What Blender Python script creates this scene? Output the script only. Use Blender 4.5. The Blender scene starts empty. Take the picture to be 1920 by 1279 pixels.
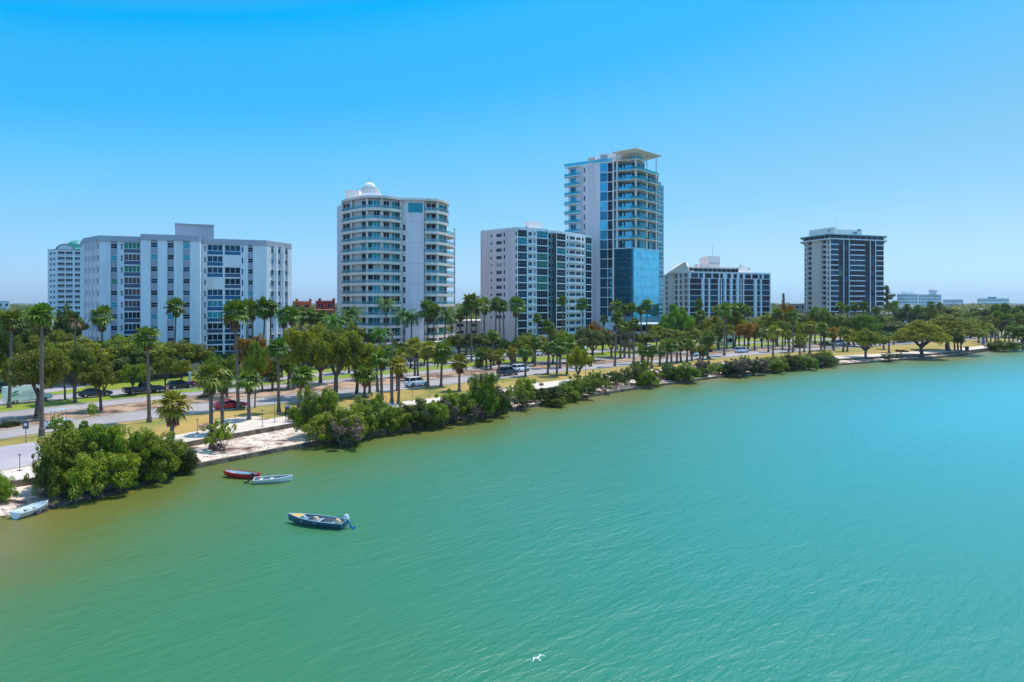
import bpy, math, random
from mathutils import Vector, Matrix
from mathutils.geometry import tessellate_polygon
R = random.Random(7)
S = bpy.context.scene
COL = S.collection
# ---------------------------------------------------------------- camera, sky, sun, exposure
F, H, HY, CX = 1280.0, 16.0, 566.0, 960.0      # focal length in photo pixels, eye height, horizon row, centre column
cd = bpy.data.cameras.new('camera'); cam = bpy.data.objects.new('camera', cd); COL.objects.link(cam)
cam.location = (0, 0, H); cam.rotation_euler = (math.radians(90), 0, 0)
cd.lens = 24; cd.sensor_width = 36; cd.shift_y = -(639.5 - HY) / 1920; cd.clip_end = 20000; cd.clip_start = .5
S.camera = cam
SUN_EL, SUN_AZ = math.radians(68), math.radians(52)
w = bpy.data.worlds.new('World'); S.world = w; w.use_nodes = True
nt = w.node_tree; bg = nt.nodes['Background']
sky = nt.nodes.new('ShaderNodeTexSky'); sky.sky_type = 'NISHITA'; sky.sun_disc = False
sky.sun_elevation = SUN_EL; sky.sun_rotation = SUN_AZ; sky.altitude = 0; sky.air_density = 1.0; sky.dust_density = .6; sky.ozone_density = 1.5
# tint of the real sky: deeper blue away from the sun, paler towards the horizon and the sun's side
geo = nt.nodes.new('ShaderNodeTexCoord'); sx = nt.nodes.new('ShaderNodeSeparateXYZ'); nt.links.new(geo.outputs['Generated'], sx.inputs[0])
mx_ = nt.nodes.new('ShaderNodeMath'); mx_.operation = 'MULTIPLY_ADD'; mx_.inputs[1].default_value = -.55; mx_.inputs[2].default_value = 1; nt.links.new(sx.outputs['X'], mx_.inputs[0])
mz_ = nt.nodes.new('ShaderNodeMath'); mz_.operation = 'MULTIPLY'; nt.links.new(sx.outputs['Z'], mz_.inputs[0]); nt.links.new(mx_.outputs[0], mz_.inputs[1])
mrs = nt.nodes.new('ShaderNodeMapRange'); mrs.inputs[1].default_value = 0; mrs.inputs[2].default_value = 1.2; nt.links.new(mz_.outputs[0], mrs.inputs[0])
rp = nt.nodes.new('ShaderNodeValToRGB'); el = rp.color_ramp.elements; pts = [(.026, .61, .97, 1.32), (.055, .55, .95, 1.38), (.113, .43, 1.0, 1.52), (.15, .4, 1.05, 1.63), (.228, .27, 1.16, 2.07), (.31, .11, 1.17, 2.33), (.384, .1, 1.27, 2.55), (.431, 0, 1.25, 2.8), (.62, .6, 1.4, 2.4)]
el[0].position = 0; el[0].color = (.225, .345, .48, 1); el[1].position = 1; el[1].color = (.3, .5, .8, 1)  # zenith brightened beyond the plain sky to fill shaded facades
for (s_, r_, g_, b_) in pts: q = el.new(s_ / 1.2); q.color = (r_ / 3, g_ / 3, b_ / 3, 1)
nt.links.new(mrs.outputs[0], rp.inputs[0]); vm = nt.nodes.new('ShaderNodeVectorMath'); vm.operation = 'MULTIPLY'; bw = nt.nodes.new('ShaderNodeRGBToBW'); nt.links.new(sky.outputs[0], bw.inputs[0]); nt.links.new(bw.outputs[0], vm.inputs[0]); nt.links.new(rp.outputs[0], vm.inputs[1])
v2 = nt.nodes.new('ShaderNodeVectorMath'); v2.operation = 'SCALE'; v2.inputs['Scale'].default_value = 3.0; nt.links.new(vm.outputs[0], v2.inputs[0]); 
my = nt.nodes.new('ShaderNodeMapRange'); my.inputs[1].default_value = .1; my.inputs[2].default_value = -.8; my.inputs[3].default_value = 1; my.inputs[4].default_value = 2.2   # extra sky brightness added behind the viewer to fill the shaded facades
nt.links.new(sx.outputs['Y'], my.inputs[0]); v3 = nt.nodes.new('ShaderNodeVectorMath'); v3.operation = 'SCALE'; nt.links.new(v2.outputs[0], v3.inputs[0]); nt.links.new(my.outputs[0], v3.inputs['Scale'])
v4 = nt.nodes.new('ShaderNodeMix'); v4.data_type = 'RGBA'; v4.blend_type = 'MULTIPLY'; v4.inputs[7].default_value = (1.14, .94, .98, 1); mf = nt.nodes.new('ShaderNodeMapRange'); mf.inputs[1].default_value = .1; mf.inputs[2].default_value = -.5; nt.links.new(sx.outputs['Y'], mf.inputs[0]); nt.links.new(mf.outputs[0], v4.inputs[0]); nt.links.new(v3.outputs[0], v4.inputs[6]); nt.links.new(v4.outputs[2], bg.inputs[0])  # the added fill behind the viewer is tinted slightly warm
bg.inputs[1].default_value = .13
sd = bpy.data.lights.new('sun', 'SUN'); sd.energy = 4.2; sd.angle = math.radians(.5); sd.color = (1, .95, .87)
sun = bpy.data.objects.new('sun', sd); COL.objects.link(sun)
sdir = Vector((math.sin(SUN_AZ) * math.cos(SUN_EL), math.cos(SUN_AZ) * math.cos(SUN_EL), math.sin(SUN_EL)))
sun.rotation_euler = (-sdir).to_track_quat('-Z', 'Y').to_euler(); sun.location = (0, 0, 200)
S.view_settings.view_transform = 'Standard'; S.view_settings.look = 'None'; S.view_settings.exposure = 0.0; S.view_settings.gamma = 1
S.render.engine = 'CYCLES'; S.cycles.max_bounces = 6; S.cycles.transparent_max_bounces = 8

# ---------------------------------------------------------------- helpers
def srgb(r, g, b):
    f = lambda c: (c / 255 / 12.92) if c / 255 <= .04045 else ((c / 255 + .055) / 1.055) ** 2.4
    return (f(r), f(g), f(b), 1)
def W(x, y, z=1.0):
    """ground point (height z) seen at photo pixel x, y"""
    Y = F * (H - z) / (y - HY); return Vector(((x - CX) / F * Y, Y, z))
DS = 1.0                                         # distance scale of the building being built
def XY(x, D): D = D * DS; return ((x - CX) / F * D, D)
def ZD(y, D): return H + (HY - y) * D * DS / F

class MB:
    def __init__(s): s.v = []; s.f = []; s.m = []; s.mats = []
    def mi(s, m):
        if m not in s.mats: s.mats.append(m)
        return s.mats.index(m)
    def face(s, pts, m):
        n = len(s.v); s.v += [tuple(p) for p in pts]; s.f.append(tuple(range(n, n + len(pts)))); s.m.append(s.mi(m))
    def add(s, vs, fs, m):
        n = len(s.v); s.v += [tuple(p) for p in vs]; k = s.mi(m)
        for f in fs: s.f.append(tuple(i + n for i in f)); s.m.append(k)
    def prism(s, poly, z0, z1, m, cap=None, bottom=True):
        """poly: list of (x,y); vertical prism"""
        n = len(poly); cap = cap or m
        vs = [(p[0], p[1], z0) for p in poly] + [(p[0], p[1], z1) for p in poly]
        s.add(vs, [(i, (i + 1) % n, n + (i + 1) % n, n + i) for i in range(n)], m)
        tris = tessellate_polygon([[Vector((p[0], p[1], 0)) for p in poly]])
        s.add([(p[0], p[1], z1) for p in poly], tris, cap)
        if bottom: s.add([(p[0], p[1], z0) for p in poly], tris, cap)
    def box(s, x0, x1, y0, y1, z0, z1, m): s.prism([(x0, y0), (x1, y0), (x1, y1), (x0, y1)], z0, z1, m)
    def hexa(s, b, t, m):
        """bottom 4 pts, top 4 pts"""
        s.add(list(b) + list(t), [(3, 2, 1, 0), (4, 5, 6, 7), (0, 1, 5, 4), (1, 2, 6, 5), (2, 3, 7, 6), (3, 0, 4, 7)], m)
    def tube(s, p, q, r0, r1, m, n=8, cap=True):
        p = Vector(p); q = Vector(q); d = (q - p)
        if d.length < 1e-6: return
        d.normalize(); a = d.cross(Vector((0, 0, 1)) if abs(d.z) < .9 else Vector((1, 0, 0))).normalized(); b = d.cross(a)
        vs = [p + (a * math.cos(t) + b * math.sin(t)) * r0 for t in [2 * math.pi * i / n for i in range(n)]]
        vs += [q + (a * math.cos(t) + b * math.sin(t)) * r1 for t in [2 * math.pi * i / n for i in range(n)]]
        fs = [(i, (i + 1) % n, n + (i + 1) % n, n + i) for i in range(n)]
        if cap: fs += [tuple(range(n - 1, -1, -1)), tuple(range(n, 2 * n))]
        s.add(vs, fs, m)
    def lathe(s, c, prof, m, n=20):
        vs = []; fs = []
        for (r, z) in prof: vs += [(c[0] + r * math.cos(2 * math.pi * i / n), c[1] + r * math.sin(2 * math.pi * i / n), z) for i in range(n)]
        for k in range(len(prof) - 1): fs += [(k * n + i, k * n + (i + 1) % n, (k + 1) * n + (i + 1) % n, (k + 1) * n + i) for i in range(n)]
        s.add(vs, fs, m)
    def mesh(s, name):
        me = bpy.data.meshes.new(name); me.from_pydata(s.v, [], s.f)
        for m in s.mats: me.materials.append(m)
        me.polygons.foreach_set('material_index', s.m); me.update(); return me
    def build(s, name, parent=None, smooth=False):
        if not s.f: return None
        me = s.mesh(name)
        if smooth: me.polygons.foreach_set('use_smooth', [True] * len(me.polygons))
        o = bpy.data.objects.new(name, me); COL.objects.link(o)
        if parent: o.parent = parent
        return o

def tag(o, label=None, cat=None, group=None, kind=None):
    if label: o['label'] = label
    if cat: o['category'] = cat
    if group: o['group'] = group
    if kind: o['kind'] = kind
    return o
def empty(name, loc=(0, 0, 0), rz=0):
    o = bpy.data.objects.new(name, None); COL.objects.link(o); o.location = loc; o.rotation_euler.z = rz; o.empty_display_size = .5; return o
def child(name, me, parent, loc=(0, 0, 0), sc=(1, 1, 1), rz=0, mat=None):
    o = bpy.data.objects.new(name, me); COL.objects.link(o); o.parent = parent; o.location = loc; o.scale = sc; o.rotation_euler.z = rz
    if mat:
        o.material_slots[0].link = 'OBJECT'; o.material_slots[0].material = mat
    return o

# ---------------------------------------------------------------- materials
def newmat(name):
    m = bpy.data.materials.new(name); m.use_nodes = True; return m, m.node_tree, m.node_tree.nodes['Principled BSDF']
def mat(name, c, rough=.7, var=.12, scale=1.0, c2=None, metal=0, spec=.5, bump=0, bscale=None, detail=4, ramp=(.35, .65), stretch=None):
    m, t, p = newmat(name)
    c = srgb(*c); c2 = srgb(*c2) if c2 else tuple(x * (1 - var) for x in c[:3]) + (1,)
    p.inputs['Roughness'].default_value = rough; p.inputs['Metallic'].default_value = metal; p.inputs['Specular IOR Level'].default_value = spec
    tc = t.nodes.new('ShaderNodeTexCoord'); src = tc.outputs['Object']
    if stretch:
        mp = t.nodes.new('ShaderNodeMapping'); mp.inputs['Scale'].default_value = stretch; t.links.new(src, mp.inputs[0]); src = mp.outputs[0]
    n = t.nodes.new('ShaderNodeTexNoise'); n.inputs['Scale'].default_value = scale; n.inputs['Detail'].default_value = detail; n.inputs['Roughness'].default_value = .62
    t.links.new(src, n.inputs['Vector'])
    cr = t.nodes.new('ShaderNodeValToRGB'); cr.color_ramp.elements[0].position = ramp[0]; cr.color_ramp.elements[1].position = ramp[1]
    cr.color_ramp.elements[0].color = c; cr.color_ramp.elements[1].color = c2
    t.links.new(n.outputs[0], cr.inputs[0]); t.links.new(cr.outputs[0], p.inputs['Base Color'])
    if bump:
        b = t.nodes.new('ShaderNodeBump'); b.inputs['Strength'].default_value = bump; b.inputs['Distance'].default_value = .1
        n2 = t.nodes.new('ShaderNodeTexNoise'); n2.inputs['Scale'].default_value = bscale or scale * 4; n2.inputs['Detail'].default_value = 5
        t.links.new(tc.outputs['Object'], n2.inputs['Vector']); t.links.new(n2.outputs[0], b.inputs['Height']); t.links.new(b.outputs[0], p.inputs['Normal'])
    return m
def glassmat(name, c, metal=.6, rough=.06):
    m = mat(name, c, rough, .25, .35, metal=metal, spec=.15); return m
def leafmat(name, c, c2, trans=.42):
    m, t, p = newmat(name); out = t.nodes['Material Output']
    tc = t.nodes.new('ShaderNodeTexCoord'); n = t.nodes.new('ShaderNodeTexNoise'); n.inputs['Scale'].default_value = 5; n.inputs['Detail'].default_value = 6; n.inputs['Roughness'].default_value = .75
    t.links.new(tc.outputs['Object'], n.inputs['Vector'])
    cr = t.nodes.new('ShaderNodeValToRGB'); cr.color_ramp.elements[0].position = .36; cr.color_ramp.elements[1].position = .62
    cr.color_ramp.elements[0].color = srgb(*c); cr.color_ramp.elements[1].color = srgb(*c2)
    t.links.new(n.outputs[0], cr.inputs[0])
    oi = t.nodes.new('ShaderNodeObjectInfo'); h = t.nodes.new('ShaderNodeHueSaturation')
    mr = t.nodes.new('ShaderNodeMapRange'); mr.inputs[3].default_value = .475; mr.inputs[4].default_value = .515
    t.links.new(oi.outputs['Random'], mr.inputs[0]); t.links.new(mr.outputs[0], h.inputs['Hue'])
    m2 = t.nodes.new('ShaderNodeMath'); m2.operation = 'MULTIPLY_ADD'; m2.inputs[1].default_value = 7.31; m2.inputs[2].default_value = .2
    fr = t.nodes.new('ShaderNodeMath'); fr.operation = 'FRACT'; mv = t.nodes.new('ShaderNodeMapRange'); mv.inputs[3].default_value = .75; mv.inputs[4].default_value = 1.25
    t.links.new(oi.outputs['Random'], m2.inputs[0]); t.links.new(m2.outputs[0], fr.inputs[0]); t.links.new(fr.outputs[0], mv.inputs[0]); t.links.new(mv.outputs[0], h.inputs['Value'])
    t.links.new(cr.outputs[0], h.inputs['Color']); t.links.new(h.outputs[0], p.inputs['Base Color'])
    p.inputs['Roughness'].default_value = .5; p.inputs['Specular IOR Level'].default_value = .35
    tr = t.nodes.new('ShaderNodeBsdfTranslucent'); t.links.new(h.outputs[0], tr.inputs[0])
    mx = t.nodes.new('ShaderNodeMixShader'); mx.inputs[0].default_value = trans
    t.links.new(p.outputs[0], mx.inputs[1]); t.links.new(tr.outputs[0], mx.inputs[2]); t.links.new(mx.outputs[0], out.inputs[0])
    return m
M = {}
M['white'] = mat('white_stucco', (220, 222, 225), .8, .05, .5, c2=(200, 200, 202), stretch=(1, 1, .1), ramp=(.42, .75))
M['white2'] = mat('cream_stucco', (226, 208, 196), .8, .06, .5, c2=(200, 180, 168), stretch=(1, 1, .12), ramp=(.42, .75))
M['lav'] = mat('pale_grey_stucco', (222, 206, 208), .8, .05, .4, c2=(200, 186, 188), stretch=(1, 1, .1), ramp=(.42, .75))
M['grey'] = mat('grey_stucco', (160, 160, 172), .8, .08, .3)
M['fascia'] = mat('grey_fascia', (170, 168, 178), .7, .08, .3)
M['beige'] = mat('beige_stone', (206, 188, 178), .8, .08, .3)
M['pinkw'] = mat('pinkish_white_paint', (246, 226, 214), .8, .05, .3)
M['roofwhite'] = mat('white_roofing', (230, 228, 226), .7, .1, .4)
M['frame'] = mat('white_window_frame', (215, 222, 228), .5, .04, 1)
M['darkframe'] = mat('dark_window_frame', (40, 50, 60), .4, .1, 1)
M['g_dark'] = glassmat('dark_window_glass', (3, 28, 42), .55)
M['g_navy'] = glassmat('navy_window_glass', (4, 56, 78), .6)
M['g_teal'] = glassmat('teal_window_glass', (10, 122, 134), .5)
M['g_green'] = glassmat('green_window_glass', (24, 100, 84), .4)
M['g_blue'] = glassmat('blue_curtain_glass', (66, 140, 158), .85, .03)
M['g_blued'] = glassmat('deep_blue_curtain_glass', (30, 98, 118), .85, .03)
M['g_cyan'] = glassmat('bright_cyan_glass', (108, 200, 224), .9, .02)
M['g_brown'] = glassmat('brown_curtained_glass', (70, 62, 66), .3)
M['raild'] = glassmat('dark_tinted_railing', (60, 84, 104), .4, .2)
M['railn'] = glassmat('blue_tinted_railing', (20, 84, 120), .5, .15)
M['g_curt'] = mat('curtained_glass', (150, 150, 150), .35, .2, 1.5)
M['railo'] = glassmat('teal_panel', (96, 150, 160), .35, .1)
M['rail'] = glassmat('teal_glass_railing', (130, 180, 192), .4, .05)
_t = M['rail'].node_tree; _o = _t.nodes['Material Output']; _tr = _t.nodes.new('ShaderNodeBsdfTransparent'); _tr.inputs[0].default_value = (.78, .92, .94, 1); _m = _t.nodes.new('ShaderNodeMixShader'); _m.inputs[0].default_value = .72
_t.links.new(_t.nodes['Principled BSDF'].outputs[0], _m.inputs[1]); _t.links.new(_tr.outputs[0], _m.inputs[2]); _t.links.new(_m.outputs[0], _o.inputs[0])
M['railg'] = mat('grey_railing', (170, 176, 186), .5)
M['inner'] = mat('beige_balcony_wall', (200, 192, 186), .8, .06, .4)  # plain beige wall tone behind the balconies
M['metal'] = mat('grey_metal', (120, 122, 126), .4, .1, 2, metal=.6)
M['dpanel'] = mat('dark_spandrel_panel', (14, 34, 48), .3, .2, .6)
M['purewhite'] = mat('white_painted_metal', (244, 242, 240), .5, .03, .5)
M['rail2'] = glassmat('teal_tower_railing', (70, 170, 184), .5, .06)
_t = M['rail2'].node_tree; _o = _t.nodes['Material Output']; _tr = _t.nodes.new('ShaderNodeBsdfTransparent'); _tr.inputs[0].default_value = (.6, .93, .96, 1); _m = _t.nodes.new('ShaderNodeMixShader'); _m.inputs[0].default_value = .5
_t.links.new(_t.nodes['Principled BSDF'].outputs[0], _m.inputs[1]); _t.links.new(_tr.outputs[0], _m.inputs[2]); _t.links.new(_m.outputs[0], _o.inputs[0])
M['bayfr'] = mat('grey_green_bay_frame', (120, 144, 152), .5, .05, 1)
M['dgreen'] = mat('verdigris_roof', (70, 150, 140), .5, .12, 1)
M['orange'] = mat('orange_stucco', (186, 112, 60), .8, .1, .4)
M['red'] = mat('red_stucco', (140, 46, 44), .8, .1, .4)
M['asph'] = mat('sunbleached_asphalt', (172, 160, 158), .9, .1, .25, c2=(154, 142, 142), bump=.15, bscale=30, detail=8)
M['asph2'] = mat('violet_grey_asphalt', (184, 172, 172), .9, .1, .2, c2=(164, 152, 156), bump=.15, bscale=30, detail=8)
M['conc'] = mat('pale_concrete', (226, 208, 192), .85, .1, .5, c2=(206, 188, 172), detail=8)
M['seaw'] = mat('weathered_shade_dark_concrete', (132, 116, 98), .9, .1, 1.2, c2=(70, 58, 48), detail=8, bump=.4, bscale=8)  # darkened so the colour itself carries the shade of the wall front
M['sand'] = mat('wrack_strewn_sand', (226, 204, 184), .95, .1, .35, c2=(116, 72, 58), detail=10, ramp=(.46, .6), bump=.4, bscale=6)
M['dry'] = mat('dry_lawn', (182, 146, 78), .95, .1, .12, c2=(118, 122, 50), detail=10, ramp=(.4, .66), bump=.4, bscale=9)
M['lawn'] = mat('green_lawn', (116, 142, 20), .95, .1, .18, c2=(136, 136, 30), detail=9, bump=.4, bscale=9)
M['dirt'] = mat('mulch_and_dirt', (186, 150, 120), .95, .1, .25, c2=(84, 60, 46), detail=9, ramp=(.42, .62), bump=.5, bscale=5)
M['soil'] = mat('mixed_ground', (40, 56, 26), .95, .1, .05, c2=(64, 74, 36), detail=9)
M['kerb'] = mat('kerb_concrete', (200, 192, 182), .85, .1, 1)
M['paintw'] = mat('white_road_paint', (225, 225, 220), .7, .1, 2)
M['painty'] = mat('yellow_road_paint', (220, 190, 90), .7, .1, 2)
M['bark'] = mat('grey_bark', (104, 92, 84), .9, .2, 2, c2=(66, 56, 50), bump=.5)
M['pbark'] = mat('palm_bark', (126, 112, 102), .9, .2, 3, c2=(84, 70, 62), bump=.6, stretch=(1, 1, 6))
M['dead'] = leafmat('dead_palm_fronds', (150, 118, 80), (92, 66, 44), .15)
L = dict(g=leafmat('tree_foliage_green', (70, 88, 12), (146, 154, 32)), d=leafmat('tree_foliage_dark', (50, 68, 16), (104, 118, 32)),
         y=leafmat('tree_foliage_olive', (92, 100, 6), (160, 160, 18)), o=leafmat('tree_foliage_rusty', (118, 86, 12), (166, 128, 34)),
         b=leafmat('tree_foliage_bright', (74, 112, 12), (136, 164, 30)), e=leafmat('tree_foliage_greyish', (66, 84, 34), (118, 130, 66)),
         m=leafmat('mangrove_foliage', (54, 84, 8), (142, 160, 28)), n=leafmat('light_mangrove_foliage', (84, 112, 10), (158, 176, 40)),
         k=leafmat('dark_mangrove_foliage', (34, 56, 14), (84, 104, 26)), t=leafmat('bare_twigs', (122, 102, 80), (84, 70, 52), .1))
M['fan'] = leafmat('fan_palm_leaf', (46, 78, 12), (116, 140, 34), .3)
M['fanb'] = leafmat('yellowing_palm_leaf', (104, 112, 16), (154, 148, 46), .3)
M['fea'] = leafmat('feather_palm_leaf', (42, 88, 18), (100, 136, 34), .3)
M['tyre'] = mat('tyre_rubber', (28, 28, 30), .8); M['rim'] = mat('alloy_rim', (170, 172, 176), .3, metal=.8)
M['cglass'] = glassmat('car_window_glass', (34, 40, 48), .4, .05)
M['lamp'] = mat('headlight_lens', (220, 225, 230), .15); M['tail'] = mat('taillight_lens', (150, 16, 16), .25)
def paint(name, c, metal=.0): 
    m = mat(name, c, .28, .02, .5, metal=metal); m.node_tree.nodes['Principled BSDF'].inputs['Coat Weight'].default_value = .6; return m

# ---------------------------------------------------------------- ground curves (photo pixels -> ground)
XS = [-80, 0, 90, 215, 350, 570, 800, 1000, 1170, 1370, 1500, 1650, 1780, 1860, 1960]
CV = dict(
 so=[1015, 985, 953, 925, 876, 834, 797, 760, 731, 703, 689, 677, 668, 655, 634],
 pb=[918, 906, 892, 860, 829, 790, 757, 731, 708, 685, 677, 668.5, 661, 652, 632],
 pt=[897, 884, 868, 840, 812, 775, 748, 719, 699, 678, 670.5, 663.5, 655, 647, 630],
 r1b=[834, 824, 811, 794, 778, 752, 726, 703, 687, 669, 659, 649, 640, 635, 626],
 r1t=[819, 809, 796, 778, 760, 738, 714, 693, 680, 662.5, 654, 644.5, 636, 632, 624],
 r2b=[797, 787, 776, 760, 744, 723.5, 701, 683.5, 671.5, 656.5, 649.5, 641, 633.5, 629, 622],
 r2t=[784, 775, 765, 751, 737, 717, 696, 678.5, 667, 653, 646, 638.5, 632, 627.5, 621],
 acb=[772, 761, 752, 741.5, 730, 710, 688, 670, 658, 646, 640, 634, 628, 624, 619],
 act=[760, 750, 742, 732, 722, 703, 682, 664.5, 653.5, 642.5, 637, 631, 626, 623, 618],
 gb=[745, 736, 730, 716, 706, 690, 672, 656, 645, 635, 630, 626, 622, 619, 615])
def cy(k, x):
    c = CV[k]
    for i in range(len(XS) - 1):
        if x <= XS[i + 1] or i == len(XS) - 2:
            t = (x - XS[i]) / (XS[i + 1] - XS[i])
            # interpolate along the ground, not along the picture
            return c[i] + (c[i + 1] - c[i]) * t
def smooth(k, n=9):
    def f(x):
        return sum(cy(k, x + d) for d in range(-32, 33, 8)) / 9
    return f
SAMP = list(range(-80, 1961, 20))
def curve(k, z=1.0, off=0):
    f = smooth(k); return [W(x, f(x) + off, z) for x in SAMP]
def extend(pts):
    a = pts[0] - (pts[4] - pts[0]).normalized() * 90; b = pts[-1] + (pts[-1] - pts[-5]).normalized() * 700
    return [a] + pts + [b]
def strip(name, top, bot, z, m, lab=None):
    A = extend(curve(top, 1.0)); B = extend(curve(bot, 1.0)); mb = MB(); n = len(A)
    mb.add([(p.x, p.y, z) for p in A] + [(p.x, p.y, z) for p in B], [(n + i, n + i + 1, i + 1, i) for i in range(n - 1)], m)
    return tag(mb.build(name), kind='structure')
pb = extend(curve('pb', 1.0))
poly = [Vector((p.x, p.y, 0)) for p in pb] + [Vector((6100, 3500, 0)), Vector((6100, 6500, 0)), Vector((-6100, 6500, 0)), Vector((-6100, -200, 0)), Vector((-300, -60, 0))]
mb = MB(); mb.add([(p.x, p.y, 1.0) for p in poly], tessellate_polygon([poly]), M['soil']); tag(mb.build('ground'), kind='structure')
strip('waterfront_path', 'pt', 'pb', 1.016, M['conc'])
strip('dry_lawn', 'r1b', 'pt', 1.008, M['dry'])
strip('front_road', 'r1t', 'r1b', 1.012, M['asph'])
strip('median_ground', 'r2b', 'r1t', 1.02, M['dirt'])
strip('back_road', 'r2t', 'r2b', 1.012, M['asph'])
strip('grass_verge', 'acb', 'r2t', 1.03, M['lawn'])
strip('access_road', 'act', 'acb', 1.012, M['asph'])
strip('back_lawn', 'gb', 'act', 1.03, M['lawn'])
def pxpoly(name, pts, z, m):
    P = [W(x, y, 1.0) for x, y in pts]; q = MB(); q.add([(p.x, p.y, z) for p in P], tessellate_polygon([P]), m); return tag(q.build(name), kind='structure')
pxpoly('parking_lot', [(-80, 852), (0, 838), (66, 829), (100, 850), (60, 872), (0, 883), (-80, 896)], 1.022, M['asph2'])
pxpoly('car_park', [(60, 741), (150, 728), (215, 712), (140, 706), (60, 716)], 1.034, M['asph2'])
pxpoly('sandy_patch', [(372, 806), (372, 797), (420, 786), (470, 779), (505, 786), (470, 796), (420, 803)], 1.02, M['sand'])
# terrace + seawall
def lerp(a, b, t): return a + (b - a) * t
def zo(x): return -.12 if x < 300 else (.3 if x > 350 else lerp(-.12, .3, (x - 300) / 50))
fso = smooth('so'); fpb = smooth('pb')
T = [W(x, fso(x), zo(x)) for x in SAMP]
mb = MB(); A = curve('pb', 1.0); n = len(A); ns = 7
vs = []
for i in range(n):
    a = Vector((A[i].x, A[i].y, .55)); b = T[i]
    for k in range(ns):
        q = a.lerp(b, k / (ns - 1)); 
        if 0 < k < ns - 1: q.z += R.uniform(-.08, .08)
        vs.append(q)
a0 = vs[:ns]; dl = (Vector(vs[0]) - Vector(vs[4 * ns])).normalized() * 60
vs = [v + Vector((dl.x, dl.y, 0)) for v in a0] + vs
mb.add(vs, [(i * ns + k, (i + 1) * ns + k, (i + 1) * ns + k + 1, i * ns + k + 1) for i in range(n) for k in range(ns - 1)], M['sand'])
tag(mb.build('shore_terrace', smooth=True), kind='structure')
def ribbon(mb, pts, wd, z0, z1, m, side=1):
    """solid band along pts, width wd to one side"""
    n = len(pts); out = []
    for i in range(n):
        d = pts[min(i + 1, n - 1)] - pts[max(i - 1, 0)]; d.z = 0; d.normalize(); nn = Vector((-d.y, d.x, 0)) * side
        out.append(pts[i] + nn * wd)
    vs = []
    for p, q in zip(pts, out): vs += [(p.x, p.y, z0), (p.x, p.y, z1), (q.x, q.y, z1), (q.x, q.y, z0)]
    fs = []
    for i in range(n - 1):
        for k in range(4): fs.append((i * 4 + k, (i + 1) * 4 + k, (i + 1) * 4 + (k + 1) % 4, i * 4 + (k + 1) % 4))
    fs += [(0, 1, 2, 3), tuple((n - 1) * 4 + k for k in (3, 2, 1, 0))]
    mb.add(vs, fs, m)
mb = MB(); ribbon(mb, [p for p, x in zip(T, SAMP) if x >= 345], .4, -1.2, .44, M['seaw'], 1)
tag(mb.build('seawall'), 'low weathered concrete seawall along the water with shade painted into its dark face', 'seawall')
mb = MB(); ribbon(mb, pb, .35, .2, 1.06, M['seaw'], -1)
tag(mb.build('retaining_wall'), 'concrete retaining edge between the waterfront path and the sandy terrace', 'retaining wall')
for nm, k, sgn in (('front_road', 'r1b', -1), ('front_road', 'r1t', 1), ('back_road', 'r2b', -1), ('back_road', 'r2t', 1), ('access_road', 'acb', -1), ('access_road', 'act', 1)):
    mb = MB(); ribbon(mb, extend(curve(k)), .18, .99, 1.14, M['kerb'], sgn); tag(mb.build('kerb'), kind='structure')
def mid(k1, k2, t): return [a.lerp(b, t) for a, b in zip(curve(k1), curve(k2))]
mb = MB()
for k1, k2 in (('r1t', 'r1b'), ('r2t', 'r2b')):
    c = mid(k1, k2, .5)
    # resample to dashes of 3 m every 12 m
    acc = 0; on = False
    for a, b in zip(c, c[1:]):
        d = (b - a); ln = d.length; d.normalize(); nn = Vector((-d.y, d.x, 0)); s0 = 0
        while s0 < ln:
            ph = (acc + s0) % 12; st = min(ln - s0, (3 - ph) if ph < 3 else (12 - ph)) + 1e-4
            if ph < 3:
                p = a + d * s0; q = a + d * min(ln, s0 + st)
                mb.face([(p + nn * .08) + Vector((0, 0, .018)), (p - nn * .08) + Vector((0, 0, .018)), (q - nn * .08) + Vector((0, 0, .018)), (q + nn * .08) + Vector((0, 0, .018))], M['paintw'])
            s0 += st
        acc += ln
    for t, mm in ((.07, M['painty']), (.93, M['paintw'])):
        c = mid(k1, k2, t)
        for a, b in zip(c, c[1:]):
            d = (b - a).normalized(); nn = Vector((-d.y, d.x, 0)) * .07; u = Vector((0, 0, .018)); mb.face([a + nn + u, a - nn + u, b - nn + u, b + nn + u], mm)
tag(mb.build('road_markings'), kind='structure')

# ---------------------------------------------------------------- water
SH = [W(x, fso(x), 0) for x in range(-80, 1961, 60)]; SH = [SH[0] - (SH[3] - SH[0]).normalized() * 90] + SH + [SH[-1] + (SH[-1] - SH[-3]).normalized() * 900]
def dshore(x, y):
    best = 1e9
    for a, b in zip(SH, SH[1:]):
        dx, dy = b.x - a.x, b.y - a.y; t = max(0, min(1, ((x - a.x) * dx + (y - a.y) * dy) / (dx * dx + dy * dy)))
        d = (x - a.x - t * dx) ** 2 + (y - a.y - t * dy) ** 2
        if d < best: best = d
    return math.sqrt(best)
NR, NA = 110, 150; vs = []; at = []
for i in range(NR):
    r = .5 * (6000 / .5) ** (i / (NR - 1))
    for j in range(NA):
        a = math.radians(lerp(-110, 110, j / (NA - 1))); x, y = r * math.sin(a), r * math.cos(a); vs.append((x, y, 0)); at.append(min(1, dshore(x, y) / 120))
me = bpy.data.meshes.new('water'); me.from_pydata(vs, [], [(i * NA + j, i * NA + j + 1, (i + 1) * NA + j + 1, (i + 1) * NA + j) for i in range(NR - 1) for j in range(NA - 1)])
ca = me.attributes.new('offshore', 'FLOAT', 'POINT'); ca.data.foreach_set('value', at)
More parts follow.
